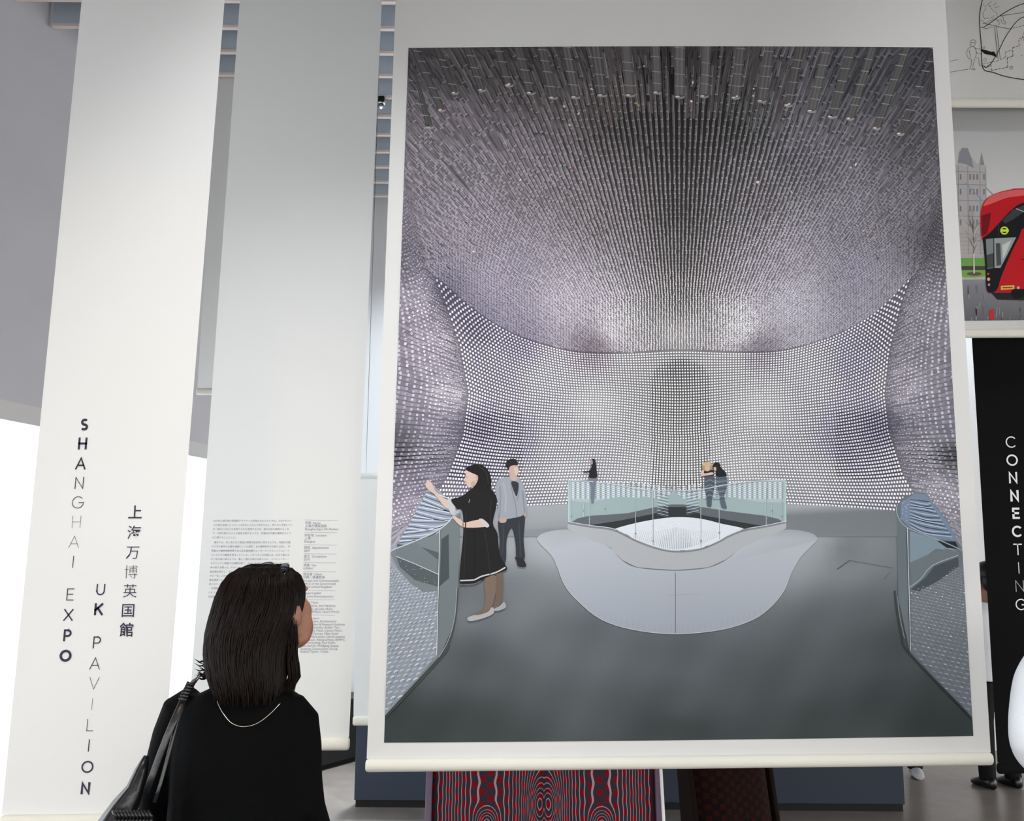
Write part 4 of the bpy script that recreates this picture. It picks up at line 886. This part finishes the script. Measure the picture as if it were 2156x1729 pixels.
fab1 = seat_fabric('moquette_red_grey', (46, 48, 58), (118, 16, 28), (168, 142, 150)); fab2 = seat_fabric('moquette_dark_red_shaded', (16, 11, 11), (46, 11, 11), (36, 18, 17))  # second fabric is dark red with the seat's shade put into its colour
sx = P(1146, 1680, 4.05)[0]
bus_seat('double_seat', 'double bench seat in red and grey contour-line fabric below the huge photograph', (sx, 4.05), 0.0, .905, fab1, mat('border_fabric', (112, 98, 116), .9, .1, noise=.08, nscale=90), M['frame'])
sx2 = P(1560, 1680, 4.7)[0]
bus_seat('single_seat', 'dark red patterned seat turned away, right of the double seat', (sx2, 4.75), math.radians(28), .46, fab2, mat('border_dark', (26, 16, 15), .9, .1), M['frame'], False)

# ================================================================ people
SKIN = mat('skin', (152, 106, 86), .5, .35, noise=.05, nscale=60); HAIRB = mat('black_hair', (20, 17, 17), .45, .4, noise=.3, nscale=80)
def hand(mb, w, d, n, s=1.0, curl=.35, side=1):
    """w wrist, d pointing direction, n palm normal; palm, four unequal fingers and a thumb leaving the side of the palm"""
    d = np.array(d, float); d /= np.linalg.norm(d); n = np.array(n, float); n -= d*(n@d); n /= np.linalg.norm(n); a = np.cross(d, n)*side
    w = np.array(w, float)
    mb.tube([w, w+d*.03*s, w+d*.075*s, w+d*.095*s], [.022*s, .032*s, .038*s, .03*s], 10, True, .45, n)
    for k, (o, L, r) in enumerate(((-.03, .068, .0075), (-.010, .08, .0085), (.010, .076, .0085), (.03, .06, .0078))):
        p = w+d*.088*s+a*o*s; pts = [p]; dd = d.copy()
        for q in range(3):
            dd = dd+n*curl; dd /= np.linalg.norm(dd); p = p+dd*L*s/3; pts.append(p)
        mb.tube(pts, [r*s, r*s, r*.92*s, r*.7*s], 8)
    p = w+d*.03*s-a*.03*s; pts = [p, p+(d*.6-a*.8)*.03*s, p+(d*.6-a*.8)*.03*s+(d*.9-a*.3+n*.3)*.03*s, p+(d*.6-a*.8)*.03*s+(d*.9-a*.3+n*.4)*.052*s]
    mb.tube(pts, [.013*s, .011*s, .009*s, .006*s], 8)
def head(mb, c, R, s=1.0):
    c = np.array(c, float); L = lambda x, y, z: c+np.array(R @ Vector((x, y, z)))*s
    E = lambda x, y, z, a, b, d: mb.ellip(L(x, y, z), (a*s, b*s, d*s), R, 18, 12)
    E(0, -.012, .022, .074, .094, .095); E(0, .022, -.035, .058, .074, .094); E(0, .070, -.102, .030, .028, .024); E(0, .08, .034, .05, .02, .014)
    for q in (-1, 1): E(q*.032, .064, -.022, .028, .028, .036); E(q*.034, .055, -.06, .030, .034, .045); E(q*.073, -.004, -.012, .011, .02, .033); E(q*.045, .03, -.085, .022, .04, .022)
    mb.tube([L(0, .09, .03), L(0, .106, .0), L(0, .118, -.026), L(0, .10, -.034)], [.008*s, .010*s, .013*s, .008*s], 8)
    E(0, .096, -.059, .022, .012, .006); E(0, .094, -.071, .020, .012, .008)
    return L
def figure(name, label, base, h, yaw, pose, shirt, trous, shoe, hairm, group=None, sleeve=1.0):
    """standing person from the floor up; pose gives elbow and wrist (local x, y, z for each side)"""
    s = h/1.70; root = empty(name, (base[0], base[1], 0)); tag(root, label, 'person', group)
    Rz = Matrix.Rotation(yaw, 3, 'Z'); B = np.array((base[0], base[1], 0.0))
    W_ = lambda x, y, z: B+np.array(Rz @ Vector((x, y, z)))*s
    mb = MB(); head(mb, W_(0, .02, 1.585), Rz, s)
    mb.tube([W_(0, -.01, 1.50), W_(0, -.02, 1.42), W_(0, -.02, 1.36)], [.052*s, .056*s, .075*s], 12)
    tors = [(1.36, .09, .08), (1.32, .165, .095), (1.2, .155, .11), (1.05, .135, .10), (.95, .16, .11), (.86, .165, .11)]
    ring = lambda z, rx, ry, g=0.0, y0=0.0: [W_((rx+g)*math.cos(t), y0+(ry+g)*math.sin(t), z) for t in np.linspace(0, 2*math.pi, 20, endpoint=False)]
    mb.rings([ring(*q) for q in tors[::-1]])
    hp = {-1: 0, 1: 0}
    for q in (-1, 1):
        e, w = pose[q]; sh = (q*.165, 0, 1.335)
        mb.tube([W_(*sh), W_(*e), W_(*w)], [.05*s, .04*s, .026*s], 10)
        hand(mb, W_(*w), np.array(W_(*w))-np.array(W_(*e)), np.array(Rz @ Vector((-q, 0, 0))), s, .3, q)
        mb.tube([W_(q*.085, 0, .92), W_(q*.1, .01, .49), W_(q*.11, -.01, .09)], [.085*s, .055*s, .035*s], 12)
    o = mb.build('body', SKIN, root, True); bake(o, [('REMESH', dict(mode='VOXEL', voxel_size=.0065)), ('SMOOTH', dict(factor=.5, iterations=3))]); o.data.polygons.foreach_set('use_smooth', [True]*len(o.data.polygons))
    mb = MB(); mb.rings([ring(z, rx, ry, g) for z, rx, ry, g in ((.80, .175, .115, .035), (.9, .17, .115, .03), (1.05, .15, .11, .032), (1.2, .165, .115, .022), (1.3, .165, .1, .018), (1.36, .11, .085, .012), (1.40, .07, .065, .01))])
    for q in (-1, 1):
        e, w = pose[q]; e = np.array(e); w = np.array(w); cu = e+(w-e)*.8
        path = smooth_open([(q*.13, 0, 1.335), tuple(np.array((q*.175, 0, 1.31))*.7+e*.3), tuple(e+(w-e)*.04), tuple(cu)], 6); mb.tube([W_(*p) for p in path], np.interp(np.linspace(0, 3, len(path)), range(4), [.062*s*sleeve, .066*s*sleeve, .060*s*sleeve, .045*s*sleeve]).tolist(), 20)
    o = mb.build('shirt', shirt, root, True); bake(o, [('REMESH', dict(mode='VOXEL', voxel_size=.009)), ('SMOOTH', dict(factor=.5, iterations=14))]); o.data.polygons.foreach_set('use_smooth', [True]*len(o.data.polygons))
    mb = MB(); mb.rings([ring(z, rx, ry, g) for z, rx, ry, g in ((.80, .17, .115, .015), (.88, .168, .112, .014), (.97, .15, .105, .012))])
    for q in (-1, 1): mb.tube([W_(q*.085, 0, .9), W_(q*.1, .01, .49), W_(q*.112, -.01, .10), W_(q*.112, -.01, .06)], [.098*s, .074*s, .062*s, .062*s], 14)
    o = mb.build('trousers', trous, root, True); bake(o, [('REMESH', dict(mode='VOXEL', voxel_size=.009)), ('SMOOTH', dict(factor=.5, iterations=4))]); o.data.polygons.foreach_set('use_smooth', [True]*len(o.data.polygons))
    for q in (-1, 1):
        mb = MB(); mb.rings([[W_(q*.112+q*.02*yy*0+wd*math.cos(t), yy+.0, max(zz+hh*math.sin(t), 0.0)) for t in np.linspace(0, 2*math.pi, 14, endpoint=False)] for yy, wd, zz, hh in ((-.085, .022, .035, .03), (-.07, .038, .045, .045), (0, .042, .05, .05), (.08, .048, .035, .035), (.14, .04, .026, .026), (.165, .02, .02, .018))])
        mb.build('shoe', shoe, root, True)
    c = W_(0, -.012, 1.62); mb = MB(); mb.ellip(c, (.088*s, .104*s, .10*s), Rz, 20, 14); mb.ellip(W_(0, -.06, 1.56), (.076*s, .06*s, .09*s), Rz, 16, 10)
    mb.build('hair', hairm, root, True)
    return root
down = {-1: ((-.24, -.02, 1.07), (-.25, .06, .84)), 1: ((.24, -.02, 1.07), (.25, .06, .84))}
WSH = mat('white_shirt', (244, 246, 250), .8, .2, bump=.3, nscale=14); BTR = mat('black_trousers', (14, 14, 16), .8, .2, bump=.2, nscale=20)
fb = on_floor(2106, 1658)
figure('person', 'person in white shirt and black trousers standing behind the black banner', fb, 1.70, math.radians(12), down, WSH, BTR, mat('black_shoe', (12, 12, 12), .3, .5), HAIRB)
f2 = on_floor(1930, 1648)
figure('person', 'person with pale shoes behind the right end of the navy partition', (f2[0]-.02, max(f2[1], NY+.55)+.25), 1.66, math.radians(170), down, mat('grey_shirt', (120, 124, 130), .8, .2), mat('dark_trousers', (26, 27, 32), .8, .2), mat('pale_shoe', (205, 205, 208), .5, .3), HAIRB)
akimbo = {-1: ((-.29, -.10, 1.125), (-.13, .07, 1.02)), 1: ((.29, -.10, 1.07), (.17, .05, .93))}
wx = P(2327, 1500, 2.95)
figure('person', 'person in loose white shirt with hand on hip, cut off by the right edge', (wx[0], 2.95), 1.76, math.radians(8), akimbo, WSH, BTR, mat('brown_shoe', (60, 42, 32), .4, .4), HAIRB, sleeve=1.15)

# ================================================================ the woman in black, seen from behind
WY = 2.6
Q = lambda px, py, dy=0.0: P(px, py, WY+dy)
wb = Q(510, 1600); wroot = empty('person', (wb[0], WY, 0))
tag(wroot, 'dark-haired woman in a black blouse seen from behind, looking up at the banners', 'person')
U = WY/FPX
HY, HP = math.radians(-28), math.radians(14)
RH = Matrix.Rotation(HY, 3, 'Z') @ Matrix.Rotation(HP, 3, 'X')
mb = MB(); hc = Q(579, 1283, .0); HL = head(mb, hc, RH, 1.0)
mb.tube([Q(548, 1350, .0), Q(530, 1420, .0), Q(520, 1470, .0)], [.052, .054, .075], 14)
cx = wb[0]
bring = lambda z, rx, ry, x0=0.0: [np.array((cx+x0+rx*math.cos(t), WY+ry*math.sin(t), z)) for t in np.linspace(0, 2*math.pi, 22, endpoint=False)]
mb.rings([bring(*q) for q in [(.74, .17, .12), (.84, .165, .115), (.97, .13, .095), (1.1, .145, .10), (1.22, .165, .09), (1.27, .13, .075), (1.30, .07, .06)]])
LA = [Q(378, 1500), Q(336, 1660, .02), Q(318, 1800, .14)]; RA = [Q(640, 1520), Q(640, 1680, -.02), Q(668, 1830, .06)]
for arm, q in ((LA, -1), (RA, 1)):
    mb.tube(arm, [.032, .028, .022], 12); hand(mb, arm[2], arm[2]-arm[1]+np.array((0, .02, -.05)), (-q, 0, 0), .92, .3, q)
for q in (-1, 1): mb.tube([(cx+q*.085, WY, .80), (cx+q*.09, WY+.01, .46), (cx+q*.1, WY-.01, .08)], [.088, .056, .034], 14)
o = mb.build('body', SKIN, wroot, True); bake(o, [('REMESH', dict(mode='VOXEL', voxel_size=.0045)), ('SMOOTH', dict(factor=.5, iterations=9))]); o.data.polygons.foreach_set('use_smooth', [True]*len(o.data.polygons))
for q in (-1, 1):
    MB().ellip(HL(q*.031, .078, .012), (.0125,)*3).build('eye', mat('eye_white', (235, 232, 228), .2, .5), wroot, True)
    MB().ellip(HL(q*.031, .0885, .012), (.006, .004, .006), RH).build('iris', mat('iris_brown', (40, 24, 16), .2, .5), wroot, True)
# blouse: yoke, loose back with folds, sleeves
BL = mat('black_blouse', (3, 3, 4), .75, .08, bump=.25, nscale=26)
sec = [(492, 560, 1432, .055), (448, 600, 1447, .075), (415, 628, 1463, .09), (392, 646, 1480, .10), (372, 656, 1505, .112), (366, 660, 1545, .12), (364, 660, 1600, .125), (360, 660, 1680, .125), (352, 668, 1770, .135), (340, 680, 1870, .15), (332, 690, 1960, .155)]
def brow(l, r, py, ry, y0=0.0):
    c = (l+r)/2; out = []
    for t in np.linspace(0, 2*math.pi, 72, endpoint=False):
        fold = 1+.018*math.sin(9*t+py*.004)*min(1, max(0, (py-1470)/150))+.012*math.sin(17*t+1+py*.008)*min(1, max(0, (py-1470)/150))
        cc, s_ = math.copysign(abs(math.cos(t))**.9, math.cos(t)), math.copysign(abs(math.sin(t))**.9, math.sin(t))
        p = Q(c+(r-l)/2*cc, py); out.append(np.array((p[0], WY+ry*s_*fold, Q(c, py)[2])))
    return out
mb = MB(); mb.rings([brow(*q) for q in sec])
mb.tube([Q(420, 1478), Q(384, 1502), Q(366, 1550), Q(348, 1610, .01), Q(334, 1670, .02), Q(322, 1780, .12)], [.05, .056, .054, .050, .047, .045], 16)
mb.tube([Q(606, 1490), Q(632, 1520), Q(636, 1570), Q(637, 1640), Q(641, 1700, -.02), Q(662, 1780, .02), Q(668, 1830, .05)], [.048, .050, .050, .050, .052, .054, .050], 16)
o = mb.build('blouse', BL, wroot, True); bake(o, [('REMESH', dict(mode='VOXEL', voxel_size=.005)), ('SMOOTH', dict(factor=.5, iterations=5))]); o.data.polygons.foreach_set('use_smooth', [True]*len(o.data.polygons))
mb = MB(); mb.rings([bring(.70, .18, .13), bring(.8, .178, .125), bring(.9, .15, .11)])
for q in (-1, 1): mb.tube([(cx+q*.085, WY, .80), (cx+q*.09, WY+.01, .46), (cx+q*.1, WY-.01, .10), (cx+q*.1, WY-.01, .07)], [.1, .072, .058, .058], 14)
o = mb.build('trousers', BTR, wroot, True); bake(o, [('REMESH', dict(mode='VOXEL', voxel_size=.009)), ('SMOOTH', dict(factor=.5, iterations=4))]); o.data.polygons.foreach_set('use_smooth', [True]*len(o.data.polygons))
for q in (-1, 1):
    mb = MB(); mb.rings([[np.array((cx+q*.1+wd*math.cos(t), WY+yy, max(zz+hh*math.sin(t), 0))) for t in np.linspace(0, 2*math.pi, 14, endpoint=False)] for yy, wd, zz, hh in ((-.08, .02, .035, .03), (-.06, .034, .042, .042), (0, .038, .045, .045), (.08, .042, .03, .03), (.13, .034, .022, .022), (.15, .016, .018, .016))])
    mb.build('shoe', M['black_metal'], wroot, True)
def back_dy(px, py):
    ys_ = [q[2] for q in sec]; l, r, ry = (np.interp(py, ys_, [q[i] for q in sec]) for i in (0, 1, 3)); k = (px-(l+r)/2)/((r-l)/2)
    return -ry*math.sqrt(max(.02, 1-k*k))
nk = smooth_open([(452, 1447), (455, 1465), (462, 1488), (474, 1508), (487, 1522), (503, 1529), (516, 1530), (535, 1526), (553, 1516), (572, 1500), (590, 1481)], 6)
MB().tube([Q(x, y, back_dy(x, y)-.006) for x, y in nk], .0011, 6).build('necklace', mat('silver_chain', (214, 206, 190), .25, .5, metal=1.0), wroot, True)

# hair: a swept volume plus strands following it
hs = [(1187, 535, 590, .03, .0), (1192, 515, 606, .055, .0), (1204, 490, 625, .085, .0), (1228, 471, 638, .104, .0), (1260, 459, 640, .112, -.005), (1295, 450, 632, .114, -.01), (1335, 441, 616, .11, -.015), (1370, 439, 607, .104, -.02), (1400, 444, 606, .098, -.028), (1430, 452, 607, .09, -.036), (1455, 463, 602, .08, -.042)]
def hsec(py):
    ys_ = [q[0] for q in hs]; return [np.interp(py, ys_, [q[i] for q in hs]) for i in (1, 2, 3, 4)]
def hpt(t, py, k=1.0):
    l, r, ry, y0 = hsec(py); c = (l+r)/2
    p = Q(c+(r-l)/2*k*math.cos(t), py); return np.array((p[0], WY+y0+ry*k*math.sin(t), p[2]))
HM = bpy.data.materials.new('dark_brown_hair'); HM.use_nodes = True
_b = HM.node_tree.nodes['Principled BSDF']; _b.inputs['Base Color'].default_value = (*lin((20, 12, 8)), 1); _b.inputs['Roughness'].default_value = .5; _b.inputs['Specular IOR Level'].default_value = .15
mb = MB(); mb.rings([[hpt(t, py, .955) for t in np.linspace(0, 2*math.pi, 40, endpoint=False)] for py in (1189, 1196, 1208, 1230, 1260, 1295, 1335, 1370, 1395, 1412, 1420)])
hv = mb.build('hair', HM, wroot, True)
mb = MB()
def strand(pts, r): mb.tube(pts, [r*.7]+[r]*(len(pts)-2)+[r*.15], 4, False)
for k in range(1900):
    t = random.uniform(0, 2*math.pi)
    if math.sin(t) > .55 and math.cos(t) > 0: continue                    # the face side stays open
    y0 = random.choice([1188, 1190, 1196, 1210, 1240, 1270]); y1 = random.uniform(1400, 1468)+(8 if math.sin(t) < -.3 else 0)
    t1 = t+random.gauss(0, .10); lift = random.uniform(.95, 1.015)+abs(random.gauss(0, .006)); pts = []
    n = 11
    for i in range(n+1):
        v = i/n; py = y0+(y1-y0)*v; tt = t+(t1-t)*v+.03*math.sin(v*5+k); kk = lift*(1+.012*math.sin(v*7+k*1.3))
        if v > .8: kk *= 1+(v-.8)*random.uniform(-.35, .12)
        pts.append(hpt(tt, min(py, 1455), kk)+np.array((0, 0, -max(0, py-1455)*U)))
    strand(pts, random.uniform(.0010, .0022))
for k in range(70):                                                       # flicked ends on the left
    y0 = random.uniform(1330, 1395); x0 = 446+random.uniform(0, 16); dx = random.uniform(8, 38); y1 = random.uniform(1392, 1432); d = random.uniform(-.06, .03)
    strand([Q(x0, y0, d), Q(x0-1, (y0+y1)/2, d), Q(x0-dx*.3, y1-4, d), Q(x0-dx*.75, y1+1, d), Q(x0-dx-2, y1-random.uniform(2, 9), d)], random.uniform(.0010, .0024))
for k in range(170):                                                      # loose lock hanging on the right
    x0 = 600+random.uniform(0, 24); d = random.uniform(-.05, .02); xm = 614+random.uniform(-10, 16); x1 = 606+random.uniform(-10, 14)
    strand([Q(x0, 1300+random.uniform(-20, 30), d), Q(x0+4, 1355, d), Q(xm, 1395, d), Q(xm+3, 1425, d), Q(x1, random.uniform(1440, 1466), d)], random.uniform(.0009, .0019))
HS = bpy.data.materials.new('hair_strands'); HS.use_nodes = True; _n = HS.node_tree; _p = _n.nodes['Principled BSDF']
_p.inputs['Base Color'].default_value = (*lin((20, 12, 8)), 1); _p.inputs['Roughness'].default_value = .45; _p.inputs['Specular IOR Level'].default_value = .2
_t = _n.nodes.new('ShaderNodeBsdfTranslucent'); _t.inputs[0].default_value = (*lin((150, 72, 44)), 1); _x = _n.nodes.new('ShaderNodeMixShader'); _x.inputs[0].default_value = .22
_n.links.new(_p.outputs[0], _x.inputs[1]); _n.links.new(_t.outputs[0], _x.inputs[2]); _n.links.new(_x.outputs[0], _n.nodes['Material Output'].inputs['Surface'])
hst = mb.build('strands', HS, hv, True); hst['kind'] = 'stuff'

# sunglasses pushed up on the hair
sg = empty('sunglasses', tuple(Q(582, 1192, .02))); tag(sg, 'dark sunglasses pushed up on top of the dark-haired woman\'s head', 'sunglasses')
LM = mat('dark_lens', (18, 22, 40), .08, .6, coat=.5); FMt = mat('dark_frame', (12, 12, 18), .25, .5)
la = np.array((math.cos(math.radians(-38)), math.sin(math.radians(-38)), 0)); lf = np.array((math.sin(math.radians(52)), math.cos(math.radians(52)), 0)); ctr = Q(572, 1191, -.01)+np.array((0, 0, .002))
Rl = Matrix.Rotation(math.radians(-38), 3, 'Z') @ Matrix.Rotation(math.radians(32), 3, 'X')
for s in (-1, 1):
    c = ctr+la*s*.033-np.array((0, 0, .010 if s > 0 else .006))
    MB().ellip(c, (.027, .022, .004), Rl, 20, 8).build('lens', LM, sg, True)
    MB().tube([c+np.array(Rl @ Vector((.028*math.cos(a), .023*math.sin(a), 0))) for a in np.linspace(0, 2*math.pi, 25)], .0022, 6, False).build('rim', FMt, sg, True)
    e = c+la*s*.03
    MB().tube([e, e-lf*.012+np.array((0, 0, -.018))+la*s*.006, e-lf*.03+np.array((0, 0, -.05))+la*s*.010], [.0028, .0024, .0022], 8).build('temple', FMt, sg, True)
MB().tube([ctr-la*.008+np.array((0, 0, -.004)), ctr+np.array((0, 0, .001)), ctr+la*.008+np.array((0, 0, -.006))], .002, 6).build('bridge', FMt, sg, True)

# shoulder bag
LT = mat('black_leather', (22, 24, 27), .34, .55, bump=.35, nscale=22, coat=.1)
bg = empty('shoulder_bag', tuple(Q(285, 1850, -.1))); tag(bg, 'black leather shoulder bag with braided trim on the woman\'s left shoulder', 'bag')
def brg(l, r, py, ry, dy):
    c = (l+r)/2; return [np.array((Q(c+(r-l)/2*math.cos(t), py)[0], WY+dy+ry*math.copysign(abs(math.sin(t))**.8, math.sin(t)), Q(c, py)[2]))+np.array((0, 0, .02*math.sin(3*t)*min(1, (py-1570)/200))) for t in np.linspace(0, 2*math.pi, 28, endpoint=False)]
MB().rings([brg(*q) for q in ((333, 343, 1576, .006, -.10), (318, 343, 1600, .018, -.105), (302, 338, 1636, .032, -.11), (270, 328, 1672, .05, -.115), (247, 318, 1704, .06, -.118), (236, 322, 1740, .07, -.12), (230, 335, 1800, .08, -.12), (228, 345, 1900, .085, -.12), (240, 335, 1950, .07, -.12))][::-1]).build('bag_body', LT, bg, True)
def ribbon(nm, pts, w, m, th=.28):
    p = [Q(*q) for q in pts]; return MB().tube(p, w, 12, True, th, (0, -1, .0)).build(nm, m, bg, True)
ribbon('strap', [(416, 1424, .01), (408, 1432, -.045), (396, 1452, -.095), (380, 1487, -.128), (364, 1523, -.142), (350, 1556, -.146), (336, 1592, -.146), (322, 1630, -.146), (308, 1668, -.15)], .0085, LT)
ribbon('strap', [(420, 1427, .01), (408, 1440, -.06), (392, 1470, -.105), (372, 1520, -.13), (362, 1560, -.135), (352, 1600, -.137), (338, 1650, -.14), (325, 1690, -.15)], .0045, LT, .4)
for k in range(6):
    t = k/5; x, y = 401-16*t, 1440+32*t; MB().tube([Q(x-8, y-3, -.095-.03*t-.012), Q(x, y+1, -.085-.03*t-.02), Q(x+8, y+1, -.09-.03*t-.012)], .004, 8).build('strap_plait', LT, bg, True)
for k in range(11):
    x = 242+k*7.4; y = 1716+1.6*k*0; 
    MB().tube([Q(x-4, y-8, -.185), Q(x+1, y, -.195), Q(x+6, y+8, -.185)], .0042, 8).build('braid', LT, bg, True); MB().tube([Q(x+6, y+6, -.182), Q(x+1, y+13, -.192), Q(x-4, y+20, -.182)], .0042, 8).build('braid', LT, bg, True)
